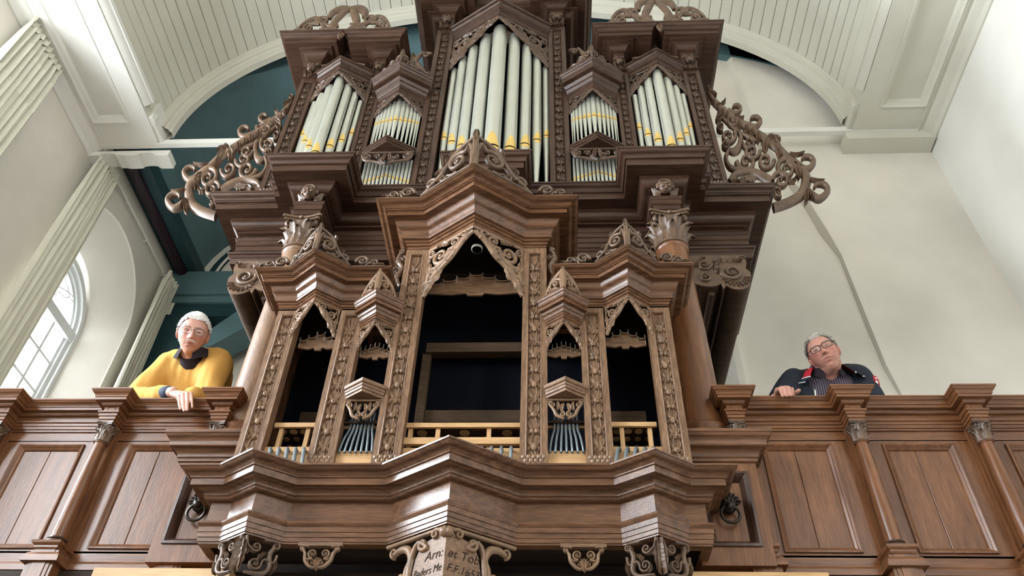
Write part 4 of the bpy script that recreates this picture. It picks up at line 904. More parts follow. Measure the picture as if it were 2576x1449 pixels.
# small turrets between the towers
for s in (-1, 1):
    c = .519; p = [(c-.098, YR+.003), (c, YR-.072), (c+.098, YR+.003)]
    if s < 0: p = [(-x, y) for x, y in reversed(p)]
    z = 2.885
    MB().sweep([(-.03, z), (0, z), (0, z+.014), (.005, z+.016), (.005, z+.03), (.01, z+.032), (.01, z+.045), (.015, z+.047)]+arc((.016, z+.049), (.035, z+.08), 'cy')+[(.038, z+.082), (.056, z+.082), (.056, z+.105), (.062, z+.107), (.062, z+.118)]+arc((.064, z+.12), (.078, z+.145), 'cy')+[(.08, z+.146), (.08, z+.155), (-.06, z+.155)], p, BX).build('turret_cornice', 'back_x', rug, 25)
    MB().box(*sorted((BX+s*.425, BX+s*.615)), 3.33, 3.37, 2.90, 3.20).build('turret_field', 'back_z', rug, 0)
    for q in (-1, 1):
        F, L = facet(BX+s*c, YR-.066, q*.098, .075, z); pipe_shade(MB(), F, L, .15, .02, .009).build('pipe_shade', 'carved_oak_pale', rug, 50)
        F, L = facet(BX+s*c, YR-.160, q*.110, .084, z+.155, 1.25); m = MB()
        m.leaf(F, (0, 0), (.015, .06), (.0, .13), .020, .010); m.volute(F, (.045, .045), .022, PI*.6, 1.3, -1, .008, .010, [(.01, .0), (.012, .05)])
        m.volute(F, (.085, .022), .016, PI*.6, 1.3, -1, .006, .010); m.stroke(F, [(.0, .11), (.05, .085), (.09, .05), (.12, .0)], [.008, .012, .010, .006], .009); m.leaf(F, (.03, .0), (.06, .03), (.10, .0), .012, .010)
        m.build('turret_crest', 'carved_oak_pale', rug, 50)
    # chevron shelf with its bracket and the scalloped rack below
    p = [(c-.098, YR+.0), (c, YR-.07), (c+.098, YR+.0)]
    if s < 0: p = [(-x, y) for x, y in reversed(p)]
    MB().sweep([(-.09, 2.407), (0, 2.407), (0, 2.422), (.006, 2.424), (.008, 2.437), (.012, 2.439), (.012, 2.452), (.02, 2.457), (.02, 2.477), (-.03, 2.507), (-.09, 2.507)], p, BX).build('chevron_shelf', 'pillar_x', rug, 20)
    F = front(BX+s*c, YR+.005, 2.404); m = MB(); m.stroke(F, [(-.095, -.006), (.095, -.006)], .006, .010)
    for q in (-1, 1):
        m.volute(F, (q*.065, -.035), .018, PI/2, 1.4, -q, .006, .010, [(q*.092, -.02)]); m.volute(F, (q*.018, -.095), .016, PI/2, 1.4, q, .006, .010)
        m.stroke(F, [(q*.085, -.03), (q*.06, -.065), (q*.045, -.10), (q*.01, -.12)], [.006, .009, .009, .006], .010)
        m.leaf(F, (q*.008, -.03), (q*.03, -.05), (q*.012, -.09), .012, .010, 0, 3); m.leaf(F, (q*.04, -.02), (q*.03, -.05), (q*.045, -.075), .010, .010)
    m.build('bracket_carving', 'carved_oak_pale', rug, 50)
    m = MB(); x0 = BX+s*c-.095
    pl = [(0, 0), (0, .022)]+[(.19*(i+u)/6, .022-.012*math.sin(PI*u)) for i in range(6) for u in (0, .25, .5, .75)]+[(.19, .022), (.19, 0)]
    m.prism(pl, front(x0, 3.36, 2.285), 0, .02); m.build('rack_board', 'inner_x', rug, 0)
    MB().box(*sorted((BX+s*(c-.095), BX+s*(c+.095))), 3.335, 3.36, 1.93, 2.118).build('toe_board', 'pine_x', rug, 0)
# crests: big scroll at the tip, running down to small ones
def crest(m, F, L, H, t=.013):
    m.volute(F, (L*.30, H*.46), H*.27, PI*.75, 1.6, -1, H*.062, t, [(L*.02, H*.02), (L*.03, H*.55), (L*.10, H*.80)], .002)
    m.stroke(F, [(0, H*.98), (L*.16, H*.93), (L*.36, H*.80), (L*.52, H*.52), (L*.66, H*.30), (L*.98, H*.02)], [H*.035, H*.06, H*.07, H*.055, H*.06, H*.03], t)
    m.stroke(F, [(L*.02, H*.03), (L*.5, H*.05), (L*.98, H*.02)], H*.028, t)
    m.stroke(F, [(L*.03, 0), (L*.0, H*.5), (L*.02, H*1.0)], [H*.05, H*.06, H*.035], t)
    m.volute(F, (L*.56, H*.17), H*.11, PI, 1.3, 1, H*.035, t, [(L*.30, H*.10), (L*.40, H*.10)])
    m.volute(F, (L*.80, H*.22), H*.15, PI*1.1, 1.25, -1, H*.05, t, None, .002)
    m.leaf(F, (L*.05, H*.8), (L*.12, H*.62), (L*.03, H*.35), H*.06, t, 0, 3); m.leaf(F, (L*.42, H*.7), (L*.50, H*.86), (L*.40, H*.95), H*.06, t); m.leaf(F, (L*.55, H*.48), (L*.70, H*.58), (L*.74, H*.42), H*.06, t, 0, 2)
    m.leaf(F, (0, H*.9), (L*.03, H*1.08), (-.005, H*1.2), H*.06, t)
    return m
def low_crest(m, F, L, H, t=.011):
    m.volute(F, (L*.30, H*.50), H*.42, PI*1.1, 1.5, -1, H*.12, t, None, .002); m.volute(F, (L*.68, H*.33), H*.28, PI*1.1, 1.4, -1, H*.085, t, [(L*.42, H*.1), (L*.5, H*.35)])
    m.stroke(F, [(0, H*.05), (L*.5, H*.06), (L, H*.04)], H*.07, t*.8); m.leaf(F, (L*.78, H*.1), (L*.9, H*.42), (L*1.0, H*.10), H*.10, t, 0, 2); m.leaf(F, (L*.45, H*.3), (L*.52, H*.7), (L*.6, H*.5), H*.1, t)
    return m
for q in (-1, 1):
    F, L = facet(BX, YR-.43, q*.345, .24, 3.79, 1.0); crest(MB(), F, L+.0, .30, .020).build('crest', 'carved_oak', rug, 50)
    F = Fr((BX+q*.365, YR-.185, 3.79), (q, 0, 0), (0, 0, 1), (0, -1, 0)); low_crest(MB(), F, .23, .11, .016).build('crest_scroll', 'carved_oak', rug, 50)
    for s in (-1, 1):
        F, L = facet(BX+s*.88, YR-.283, q*.178, .14, 3.234, 1.0); crest(MB(), F, L, .185, .014).build('crest', 'carved_oak', rug, 50)
        out = (q == s)
        F = Fr((BX+s*.88+q*.185, YR-.14, 3.234), (q, 0, 0), (0, 0, 1), (0, -1, 0)); low_crest(MB(), F, .19 if not out else .17, .095, .013).build('crest_scroll', 'carved_oak', rug, 50)
    # scrolls beside the centre tower
    F = Fr((BX+q*.44, YR+.03, 3.24), (q, 0, 0), (0, 0, 1.3), (0, -1, 0)); m = MB()
    m.stroke(F, [(.0, .0), (.03, .06), (.005, .12), (.04, .18), (.01, .25)], [.010, .014, .014, .014, .008], .014)
    for c, r_, a, dr in (((.03, .03), .022, 0, 1), ((.035, .10), .026, 0, 1), ((.03, .165), .024, PI, -1), ((.02, .225), .018, 0, 1)): m.volute(F, c, r_, a, 1.4, dr, .007, .014)
    m.leaf(F, (.04, .06), (.07, .09), (.06, .13), .012, .012); m.leaf(F, (.0, .15), (-.01, .19), (.02, .2), .012, .012)
    m.build('side_scroll', 'carved_oak', rug, 50)
# inside: scalloped racks with pins, cross rails, wind chest boards
def rack(x, w, z, y, n, rise, h):
    pl = [(-w, 0), (-w, h*.4)]
    for i in range(n):
        a, b = -w+2*w*i/n, -w+2*w*(i+1)/n; za = h*.4+rise*(1-abs((a+b)/2)/w)
        for u in (0, .2, .4, .6, .8, 1): pl.append((a+(b-a)*u, za+.018*abs(2*u-1)**2))
    pl += [(w, h*.4), (w, 0), (w*.5, -.012), (w*.2, 0), (w*.15, -.02), (-w*.15, -.02), (-w*.2, 0), (-w*.5, -.012)]
    o = MB().prism(pl, front(x, y, z), -.012, 0).build('pipe_rack', 'pillar_x', rug, 0)
    for i in range(n+1):
        xx = -w+2*w*i/n; zz = h*.4+rise*(1-abs(xx)/w)
        MB().tube([(x+xx*.97, y, z+zz-.02), (x+xx*.97, y, z+zz+.045)], .0022, 5).build('pin', 'pin', o)
    for i in range(n):
        a = (-w+2*w*(i+.5)/n); za = h*.4+rise*(1-abs(a)/w)
        m = MB(); P = [(x+a+(w/n)*.98*math.cos(PI+PI*k/8), y-.014, z+za+.018-.018*math.sin(PI*k/8)) for k in range(9)]
        m.strip(P, [(p[0], p[1]+.022, p[2]) for p in P]); m.strip(P, [(p[0], p[1], p[2]-.006) for p in P]); m.build('scallop_edge', 'carved_oak_pale', o)
rack(BX, .285, 3.252, YR+.10, 7, .085, .13)
for s in (-1, 1):
    rack(BX+s*.86, .115, 2.82, YR+.08, 5, .05, .08); rack(BX+s*.519, .09, 2.735, YR+.06, 7, .035, .06)
MB().box(BX-.29, BX+.29, 3.60, 3.66, 2.965, 3.035).build('cross_rail', 'inner_brown', rug, 0)
MB().box(BX-.29, BX+.29, 3.66, 3.70, 2.51, 2.59).build('cross_rail', 'inner_brown', rug, 0)
MB().box(BX-.31, BX-.26, 3.62, 3.66, 2.34, 2.97).build('upright', 'inner_brown', rug, 0)
for s in (-1, 1): MB().box(*sorted((BX+s*.75, BX+s*.97)), 3.66, 3.70, 2.48, 2.58).build('cross_rail', 'inner_brown', rug, 0)
def rackboard(x0, x1, z, posts, holes):
    """Pipe board with round holes on short posts, seen from below."""
    o = MB().box(x0, x1, 3.36, 3.375, z-.008, z+.018).build('board_edge', 'pine_x', rug, 0)
    MB().box(x0, x1, 3.375, 3.66, z+.004, z+.016).build('hole_board', 'inner_brown', o, 0)
    for hx, hy, hr in holes:
        MB().lathe([(hr, z-.002), (hr*1.0, z+.003), (hr*.82, z+.003), (hr*.82, z-.001)], (hx, hy, 0), 18).build('hole_rim', 'pine_x', o)
    for px in posts: MB().box(px-.011, px+.011, 3.375, 3.40, z-.14, z-.004).build('post', 'pine_z', o, 0)
rackboard(BX-.29, BX+.29, 2.282, (BX-.13, BX+.13, BX-.27), [(BX-.22+.11*i, 3.43+.06*(i % 2), .026) for i in range(5)]+[(BX-.1+.12*i, 3.56, .03) for i in range(3)])
MB().box(BX-.29, BX+.29, 3.345, 3.37, 2.165, 2.203).build('front_rail', 'pine_x', rug, 0)
MB().box(BX-.29, BX+.29, 3.36, 3.38, 1.93, 2.15).build('toe_board', 'pine_x', rug, 0)
for s in (-1, 1):
    rackboard(*sorted((BX+s*.745, BX+s*.975)), 2.285, (BX+s*.80, BX+s*.94), [(BX+s*(.78+.055*i), 3.42+.07*j, .02-.004*j) for i in range(4) for j in range(3)])
    MB().box(*sorted((BX+s*.745, BX+s*.985)), 3.345, 3.37, 1.93, 2.148).build('toe_board', 'pine_x', rug, 0)
    MB().box(*sorted((BX+s*.425, BX+s*.615)), 3.37, 3.385, 2.275, 2.30).build('board_edge', 'pine_x', rug, 0)
    for i in range(7):                                           # lead conveyance tubes under the turret shelf
        x = BX+s*.519+(i-3)*.027; xt = BX+s*.519+(i-3)*.019
        MB().tube(catmull([(x, 3.335, 2.105), (x, 3.325, 2.115), (x*.6+xt*.4, 3.335, 2.19), (xt, 3.35, 2.26), (xt, 3.36, 2.36)], 4), .0062, 8).build('lead_tube', 'lead', rug)
        MB().lathe([(.010, 0), (.010, .003), (.006, .003)], (x, 3.336, 2.10), 12, X=(1, 0, 0), Y=(0, 0, 1), Z=(0, -1, 0)).build('tube_socket', 'pine_x', rug)
    for i in range(5):                                           # tubes bending into the side tower
        x = BX+s*(.945-.042*i)
        MB().tube(catmull([(x, 3.345, 2.118), (x-s*.002, 3.315, 2.118), (x-s*.014, 3.285, 2.09), (x-s*.03, 3.26, 2.0), (x-s*.04, 3.25, 1.925)], 4), .0088, 8).build('lead_tube', 'lead', rug)
        MB().lathe([(.013, 0), (.013, .003), (.008, .003)], (x, 3.345, 2.115), 12, X=(1, 0, 0), Y=(0, 0, 1), Z=(0, -1, 0)).build('tube_socket', 'pine_x', rug)
for i in range(4):
    x = BX+.105+.048*i
    MB().tube(catmull([(x, 3.36, 2.13), (x, 3.33, 2.13), (x, 3.305, 2.10), (x, 3.295, 1.93)], 4), .0085, 8).build('lead_tube', 'lead', rug)
# little white ring hanging in the head of the centre opening
MB().lathe([(.030, 0), (.034, .003), (.034, .016), (.030, .018), (.027, .010), (.027, .004), (.030, 0)], (BX+.012, 3.235, 3.452), 28).build('ring', 'paint_white', rug)

# carved pendants and the inscription shield under the case
def pendant(F, w, h, seed=0):
    m = MB(); t = .012
    for q in (-1, 1):
        m.volute(F, (q*w*.82, -h*.14), h*.11, PI/2, 1.3, -q, h*.04, t, [(q*w*.55, -h*.06)])
        m.volute(F, (q*w*.30, -h*.34), h*.19, -PI/2, 1.5, q, h*.05, t, [(q*w*.66, -h*.30), (q*w*.60, -h*.55), (q*w*.35, -h*.56)])
        m.stroke(F, [(q*w*.86, -h*.12), (q*w*.70, -h*.30), (q*w*.62, -h*.60), (q*w*.34, -h*.84), (q*w*.06, -h*.88)], [h*.05, h*.06, h*.07, h*.06, h*.03], t)
        m.volute(F, (q*w*.22, -h*.70), h*.10, PI/2, 1.3, q, h*.035, t); m.leaf(F, (q*w*.55, -h*.5), (q*w*.5, -h*.75), (q*w*.28, -h*.80), h*.06, t, 0, 3)
    m.leaf(F, (0, -h*.5), (0, -h*.8), (0, -h*1.0), h*.13, t*1.3, 0, 3); m.leaf(F, (0, -h*.62), (w*.1, -h*.56), (w*.16, -h*.5), h*.05, t); m.leaf(F, (0, -h*.62), (-w*.1, -h*.56), (-w*.16, -h*.5), h*.05, t)
    return m
for s in (-1, 1):
    o = MB().box(BX+s*.58-.10, BX+s*.58+.10, 3.265, 3.29, 1.588, 1.604).build('pendant_board', 'pillar_x', rug, 0)
    pendant(front(BX+s*.58, 3.275, 1.592), .092, .115).build('pendant_carving', 'carved_oak_pale', o, 50)
    for q in (-1, 1):
        F, L = facet(BX+s*.897, 3.28-.095, q*.144, .10, 1.602); m = MB(); h = .15; t = .014
        m.volute(F, (L*.82, -h*.14), h*.13, PI/2, 1.4, -1, h*.045, t, [(L*.5, -h*.05)]); m.volute(F, (L*.40, -h*.78), h*.20, PI*.1, 1.5, -1, h*.05, t, [(L*.9, -h*.40), (L*.85, -h*.65), (L*.62, -h*.60)])
        m.stroke(F, [(L*.80, -h*.18), (L*.72, -h*.45), (L*.78, -h*.80), (L*.62, -h*1.02), (L*.2, -h*1.08)], [h*.06, h*.09, h*.08, h*.07, h*.03], t)
        m.volute(F, (L*.34, -h*.30), h*.15, PI*1.2, 1.4, 1, h*.05, t, [(L*.05, -h*.05), (L*.12, -h*.30)]); m.leaf(F, (L*.62, -h*.40), (L*.45, -h*.52), (L*.48, -h*.72), h*.08, t, 0, 3)
        m.leaf(F, (L*.0, -h*.2), (L*.06, -h*.6), (L*.02, -h*1.15), h*.12, t*1.6, .006, 4); m.leaf(F, (L*.06, -h*.52), (L*.16, -h*.55), (L*.18, -h*.36), h*.07, t)
        m.leaf(F, (L*.88, -h*.5), (L*.98, -h*.8), (L*.80, -h*1.02), h*.06, t)
        m.build('corner_pendant', 'carved_oak', rug, 50)
shield = None
for q in (-1, 1):
    F, L = facet(BX, 3.08+.012, q*.287, .20, 1.60)
    w = L*.60; h = .27
    pl = [(0, -.02), (L*.10, -.02), (L*.14, -.045), (L*.22, -.04), (L*.34, -.05), (L*.42, -.075), (L*.47, -.11), (L*.50, -.17), (L*.48, -.24), (L*.30, -.30), (0, -.34)]
    o = MB().prism(pl, F, -.018, .0).build('inscription_shield', 'pillar_x', rug, 0)
    m = MB(); t = .014
    m.volute(F, (L*.16, -.030), .026, PI*.9, 1.2, -1, .009, t); m.volute(F, (L*.36, -.055), .030, PI*1.2, 1.2, 1, .011, t, [(L*.55, -.14), (L*.52, -.08), (L*.44, -.04)])
    m.stroke(F, [(L*.55, -.24), (L*.56, -.16), (L*.55, -.10), (L*.62, -.055), (L*.74, -.045), (L*.84, -.06)], [.012, .016, .016, .018, .016, .010], t); m.volute(F, (L*.84, -.05), .022, -PI*.5, 1.2, 1, .009, t)
    m.stroke(F, [(L*.53, -.10), (L*.60, -.15), (L*.60, -.21), (L*.66, -.17), (L*.70, -.19), (L*.66, -.26)], [.008, .012, .014, .014, .012, .008], t); m.volute(F, (L*.52, -.25), .030, PI*.5, 1.3, 1, .012, t); m.volute(F, (.02, -.27), .030, 0, 1.3, 1, .012, t)
    m.stroke(F, [(0, -.012), (L*.5, -.012), (L*.98, -.012)], .010, .012); m.ball(F(L*.03, -.03, .004), .022, 10, 7)
    m.build('shield_scrollwork', 'carved_oak_pale', o, 50)
    words = [('Arn:', .047, -.135), ('Baders Me', .040, -.195)] if q < 0 else [('et Tob', .047, -.135), ('F.F.1653', .040, -.195)]
    for txt, size, y in words:
        cu = bpy.data.curves.new('text', 'FONT'); cu.body = txt; cu.size = size*1.18; cu.shear = .25; cu.extrude = .0006; cu.offset = -.0004
        cu.align_x = 'RIGHT' if q < 0 else 'LEFT'
        to = bpy.data.objects.new('text', cu); COL.objects.link(to); bpy.context.view_layer.update()
        me = bpy.data.meshes.new_from_object(to.evaluated_get(bpy.context.evaluated_depsgraph_get())); bpy.data.objects.remove(to)
        ex = F.x*(-1 if q < 0 else 1); xs = [v.co.x for v in me.vertices]; wid = max(xs)-min(xs); k = min(1, L*.44/wid)
        b = F(.012 if q > 0 else .012, y, .0012)
        for v in me.vertices: v.co = b+ex*(v.co.x*k)+F.y*v.co.y+F.z*v.co.z
        me.materials.clear(); mesh_obj('lettering', me, 'engraving', o)
# ------------------------------------------------------------------ gallery front: panelled balustrades on both sides
def balustrade(name, cols, x0, x1, label, s):
    t = thing(name, ((x0+x1)/2, 3.6, 1.5), label, 'balustrade')
    Yf, Yr, hw = 3.565, 3.467, .036
    path = [(x0, Yf)]
    for c in cols: path += [(c-hw, Yf), (c-hw, Yr), (c+hw, Yr), (c+hw, Yf)]
    path.append((x1, Yf))
    MB().sweep([(-.05, 2.475), (0, 2.475)]+arc((.002, 2.477), (.022, 2.492), 'cv')+[(.024, 2.496), (.05, 2.496), (.05, 2.512), (.055, 2.514), (.055, 2.519)]+arc((.056, 2.521), (.074, 2.545), 'cy')+[(.078, 2.547), (.078, 2.556), (-.12, 2.556)], path).build('cornice', 'parapet_x', t, 25)
    MB().sweep([(-.05, 2.478), (.004, 2.478), (.004, 2.445), (-.05, 2.445)], path).build('frieze', 'parapet_x', t, 20)
    MB().sweep([(0, 2.448), (.01, 2.448), (.022, 2.442), (.022, 2.434), (.014, 2.43), (.014, 2.415), (.009, 2.413), (.009, 2.397), (.003, 2.395), (.003, 2.383), (-.05, 2.383)], path).build('architrave', 'parapet_x', t, 20)
    MB().box(x0, x1, Yf-.04, 3.70, 2.535, 2.553).build('hand_rail', 'parapet_x', t, 0)
    MB().box(x0, x1, Yf+.03, 3.66, 1.50, 2.54).build('back_boarding', 'parapet_x', t, 0)
    MB().box(x0, x1, Yf+.005, 3.6, 2.325, 2.39).build('top_rail', 'parapet_x', t, 0)
    MB().box(x0, x1, Yf+.005, 3.6, 1.62, 1.70).build('bottom_rail', 'parapet_x', t, 0)
    bpth = [(x0, Yf)]
    for c in cols: bpth += [(c-.055, Yf), (c-.055, Yr-.005), (c+.055, Yr-.005), (c+.055, Yf)]
    bpth.append((x1, Yf))
    MB().sweep([(-.05, 1.655), (.004, 1.655), (.012, 1.65), (.012, 1.64), (.02, 1.635), (.028, 1.622), (.028, 1.61), (.034, 1.608), (.034, 1.59), (-.05, 1.59)], bpth).build('base_moulding', 'parapet_x', t, 25)
    MB().sweep([(-.05, 1.592), (.01, 1.592), (.01, 1.50), (-.05, 1.50)], bpth).build('base_band', 'parapet_x', t, 25)
    capm = capital(MB(), 0, 0, 2.268, 2.384, .033, n=6)
    cap0 = base0 = None
    for c in cols:
        y = Yr+.035
        col = MB().lathe([(.037, 1.725), (.038, 1.85), (.036, 2.0), (.031, 2.2), (.029, 2.262), (.034, 2.264), (.034, 2.272)], (c, y, 0), 24).build('column', 'parapet_z', t)
        if cap0 is None:
            cap0 = capm.build('capital', 'carved_oak', None, 50)
            base0 = MB().lathe([(.054, 1.690), (.056, 1.698), (.054, 1.708), (.046, 1.710), (.043, 1.714), (.048, 1.720), (.045, 1.728), (.038, 1.73)], (0, 0, 0), 24).build('column_base', 'main_z', None)
            for o in (cap0, base0): o.location = (c, y, 0); adopt(o, col)
        else:
            copy_of(cap0, col, (c, y, 0)); copy_of(base0, col, (c, y, 0))
        m = MB(); m.box(c-.045, c+.045, Yf-.012, Yf+.03, 1.69, 2.385); m.box(c-.028, c+.028, Yf-.02, Yf, 1.70, 2.38); m.build('pilaster', 'parapet_z', t, 0)
        m = MB(); m.box(c-.05, c+.05, Yr-.02, Yf, 1.50, 1.66); m.box(c-.032, c+.032, Yr-.024, Yr, 1.50, 1.63)
        m.build('pedestal', 'parapet_z', t, 0)
        MB().sweep([(-.01, 1.652), (.003, 1.652), (.008, 1.66), (.008, 1.668), (.02, 1.678), (.022, 1.69), (-.03, 1.692)], [(c-.05, Yf), (c-.05, Yr-.02), (c+.05, Yr-.02), (c+.05, Yf)]).build('pedestal_cap', 'parapet_x', t, 20)
        q = MB(); q.strip([(c-.02, Yr-.006, 2.45), (c+.02, Yr-.006, 2.45), (c+.02, Yr-.006, 2.474), (c-.02, Yr-.006, 2.474)], [(c-.012, Yr+.004, 2.456), (c+.012, Yr+.004, 2.456), (c+.012, Yr+.004, 2.468), (c-.012, Yr+.004, 2.468)], True); q.build('block_panel', 'parapet_x', t, 0)
    ed = [x0]+list(cols)+[x1]
    for a, b in zip(ed, ed[1:]):
        if b-a < .35: continue
        if a == x0: xc = b-.309
        elif b == x1: xc = a+.309
        else: xc = (a+b)/2
        hwp, zt, zb = .174, 2.298, 1.718
        for u, v in ((a if a != x0 else max(x0, xc-.3), xc-hwp), (xc+hwp, b if b != x1 else min(x1, xc+.3))):
            MB().box(u, v, Yf+.005, 3.6, 1.69, 2.33).build('stile', 'parapet_z', t, 0)
        MB().box(xc-hwp, xc+hwp, Yf+.005, 3.6, zt, 2.33).build('rail', 'parapet_x', t, 0)
        MB().box(xc-hwp, xc+hwp, Yf+.005, 3.6, 1.69, zb).build('rail', 'parapet_x', t, 0)
        m = MB()
        for (q0, h0), (q1, h1) in zip([(-.006, .005), (-.006, -.006), (.002, -.008), (.010, .0), (.013, .004), (.022, .012), (.028, .022)], [(-.006, -.006), (.002, -.008), (.010, .0), (.013, .004), (.022, .012), (.028, .022), (.030, .028)]):
            L = lambda q, h: [(xc-hwp+q, Yf+h, zb+q), (xc+hwp-q, Yf+h, zb+q), (xc+hwp-q, Yf+h, zt-q), (xc-hwp+q, Yf+h, zt-q)]
            m.strip(L(q0, h0), L(q1, h1), True)
        pm = m.build('panel_moulding', 'parapet_z', t, 25)
        sp = xc-.005+random.uniform(-.012, .012)
        for u, v in ((xc-hwp+.02, sp-.0012), (sp+.0012, xc+hwp-.02)):
            MB().cbox(u, v, Yf+.020, Yf+.05, zb+.02, zt-.02, .002).build('plank', 'parapet_z', pm, 0)
    return t
balustrade('balustrade', (.965, 1.578, 2.196, 2.815, 3.43), .90, XR, 'panelled oak gallery balustrade to the right of the organ', 1)
balustrade('balustrade', (-3.62, -3.0, -2.385, -1.772), XL, -1.70, 'panelled oak gallery balustrade to the left of the organ', -1)
struct(MB().box(-2.07, -1.44, 3.38, 3.50, 1.40, 1.533).build('trim_7', 'pine_x', smooth=0))
struct(MB().box(.60, 1.20, 3.38, 3.50, 1.40, 1.533).build('trim_8', 'pine_x', smooth=0))
struct(MB().box(XL, XR, 3.52, 3.66, 1.25, 1.58).build('trim_9', 'inner_x', smooth=0))
# ------------------------------------------------------------------ the two men on the gallery
from mathutils.bvhtree import BVHTree
plain('sweater_yellow', (.52, .285, .075), .9, spec=.15, noise_amt=.06, nscale=60, bump=.25)
plain('shirt_dark', (.018, .012, .016), .8, spec=.2)
plain('shirt_lining', (.22, .035, .05), .8, spec=.2)
plain('cuff_blue', (.045, .055, .085), .8, spec=.2)
plain('jacket_navy', (.010, .014, .024), .75, spec=.3, noise_amt=.15, nscale=40, bump=.1)
plain('jacket_red', (.42, .022, .035), .7, spec=.2)
plain('piping_white', (.75, .75, .73), .6)
plain('trousers', (.03, .032, .04), .8)
plain('shoe_black', (.01, .009, .008), .4)
plain('hair_white', (.72, .71, .69), .6, spec=.3, noise_amt=.2, nscale=70)
plain('hair_grey', (.38, .345, .30), .6, spec=.3, noise_amt=.3, nscale=70)
plain('eye_white', (.62, .58, .54), .25); plain('iris', (.05, .06, .07), .2)
plain('frame_metal', (.10, .085, .07), .45, metal=.3); plain('frame_dark', (.02, .015, .013), .6, spec=.2); plain('moustache', (.44, .39, .36), .7)
def striped_shirt():
    m, t, b = nt('shirt_striped'); b.inputs['Roughness'].default_value = .8
    tc = t.nodes.new('ShaderNodeTexCoord'); w = t.nodes.new('ShaderNodeTexWave'); w.bands_direction = 'X'; w.inputs['Scale'].default_value = 24; w.inputs['Distortion'].default_value = .3
    r = t.nodes.new('ShaderNodeValToRGB'); r.color_ramp.elements[0].color = (.022, .014, .026, 1); r.color_ramp.elements[1].color = (.16, .13, .17, 1)
    r.color_ramp.elements[0].position = .72; r.color_ramp.elements[1].position = .95
    t.links.new(tc.outputs['Object'], w.inputs['Vector']); t.links.new(w.outputs['Fac'], r.inputs['Fac']); t.links.new(r.outputs['Color'], b.inputs['Base Color'])
striped_shirt()
def skin_mat(name, col):
    m, t, b = nt(name); b.inputs['Roughness'].default_value = .5; b.inputs['Specular IOR Level'].default_value = .35
    b.inputs['Subsurface Weight'].default_value = .12; b.inputs['Subsurface Radius'].default_value = (.012, .005, .003)
    a = t.nodes.new('ShaderNodeVertexColor'); a.layer_name = 'tone'
    tc = t.nodes.new('ShaderNodeTexCoord'); n = t.nodes.new('ShaderNodeTexNoise'); n.inputs['Scale'].default_value = 55; n.inputs['Detail'].default_value = 4
    mx = t.nodes.new('ShaderNodeMix'); mx.data_type = 'RGBA'; mx.blend_type = 'MULTIPLY'; mx.inputs[0].default_value = .25
    t.links.new(tc.outputs['Object'], n.inputs['Vector']); t.links.new(a.outputs['Color'], mx.inputs[6]); t.links.new(n.outputs['Fac'], mx.inputs[7])
    t.links.new(mx.outputs[2], b.inputs['Base Color'])
    bp = t.nodes.new('ShaderNodeBump'); bp.inputs['Strength'].default_value = .2; bp.inputs['Distance'].default_value = .002
    t.links.new(n.outputs['Fac'], bp.inputs['Height']); t.links.new(bp.outputs['Normal'], b.inputs['Normal'])
skin_mat('skin_a', (.6, .35, .28)); skin_mat('skin_b', (.6, .33, .25))

LIFT = None
def cap(m, p, q, r1, r2, n=18, sq=1.0, side=None):
    """Tapered round-ended limb segment."""
    p, q = Vector(p), Vector(q)
    if LIFT: p, q = LIFT(p), LIFT(q)
    z = q-p; L = z.length; z.normalize()
    x = Vector(side) if side else (Vector((1, 0, 0)) if abs(z.x) < .8 else Vector((0, 0, 1)))
    x = (x-z*x.dot(z)).normalized(); y = z.cross(x)
    prof = [(max(1e-4, r1*math.sin(PI/2*i/5)), -r1*math.cos(PI/2*i/5)) for i in range(6)]+[(max(1e-4, r2*math.cos(PI/2*i/5)), L+r2*math.sin(PI/2*i/5)) for i in range(6)]
    return m.lathe(prof, p, n, X=x, Y=y*sq, Z=z)
def g(x, c, s): return math.exp(-((x-c)/s)**2)
def face_push(x, z):
    d = 0; t = min(1, max(0, (.028-z)/.062)); a = .005+.025*t**1.3
    if z < -.034: a *= max(0, 1-(-.034-z)/.012)
    if z > .028: a *= max(0, 1-(z-.028)/.012)
    d += a*g(x, 0, .0075+.0075*t)
    for s in (-1, 1):
        d += .008*g(x, s*.0145, .007)*g(z, -.033, .007) - .012*g(x, s*.031, .016)*g(z, .010, .010) + .005*g(x, s*.045, .02)*g(z, -.02, .018)
        d -= .0035*g(x, s*(.018+.22*max(0, -.03-z)), .005)*g(z, -.055, .022)
        d -= .002*g(x, s*.031, .018)*g(z, -.012, .004)
    d += .006*g(z, .032, .009)*math.exp(-(x/.05)**4) - .003*g(x, 0, .006)*g(z, .036, .01)
    d += .006*g(z, -.06, .025)*g(x, 0, .028) + .005*g(z, -.0565, .005)*g(x, 0, .026) + .0055*g(z, -.0715, .0055)*g(x, 0, .024) - .009*g(z, -.0638-7*x*x, .0034)*g(x, 0, .031)
    d += .009*g(z, -.101, .014)*g(x, 0, .022) - .004*g(z, -.084, .006)*g(x, 0, .02)
    return d
def head_pt(T, P, grow=0.0):
    st, ct = math.sin(T), math.cos(T); sx, cy = math.sin(P), math.cos(P)
    x = (.077+grow)*st*math.copysign(abs(sx)**.9, sx); z = (.118+grow)*ct
    f = math.copysign(abs(cy)**.85, cy)
    y = -(.090+grow)*st*f if f > 0 else -(.100+grow)*st*f
    if z < .0:
        k = min(1, -z/.118); x *= 1-.34*k**1.5
        y = y*(1-.10*k) if y < 0 else y*(1-.50*k)
        if y < 0: y -= .010*k
    if z > .045: x *= 1-.10*((z-.045)/.073)**2
    return x, y, z
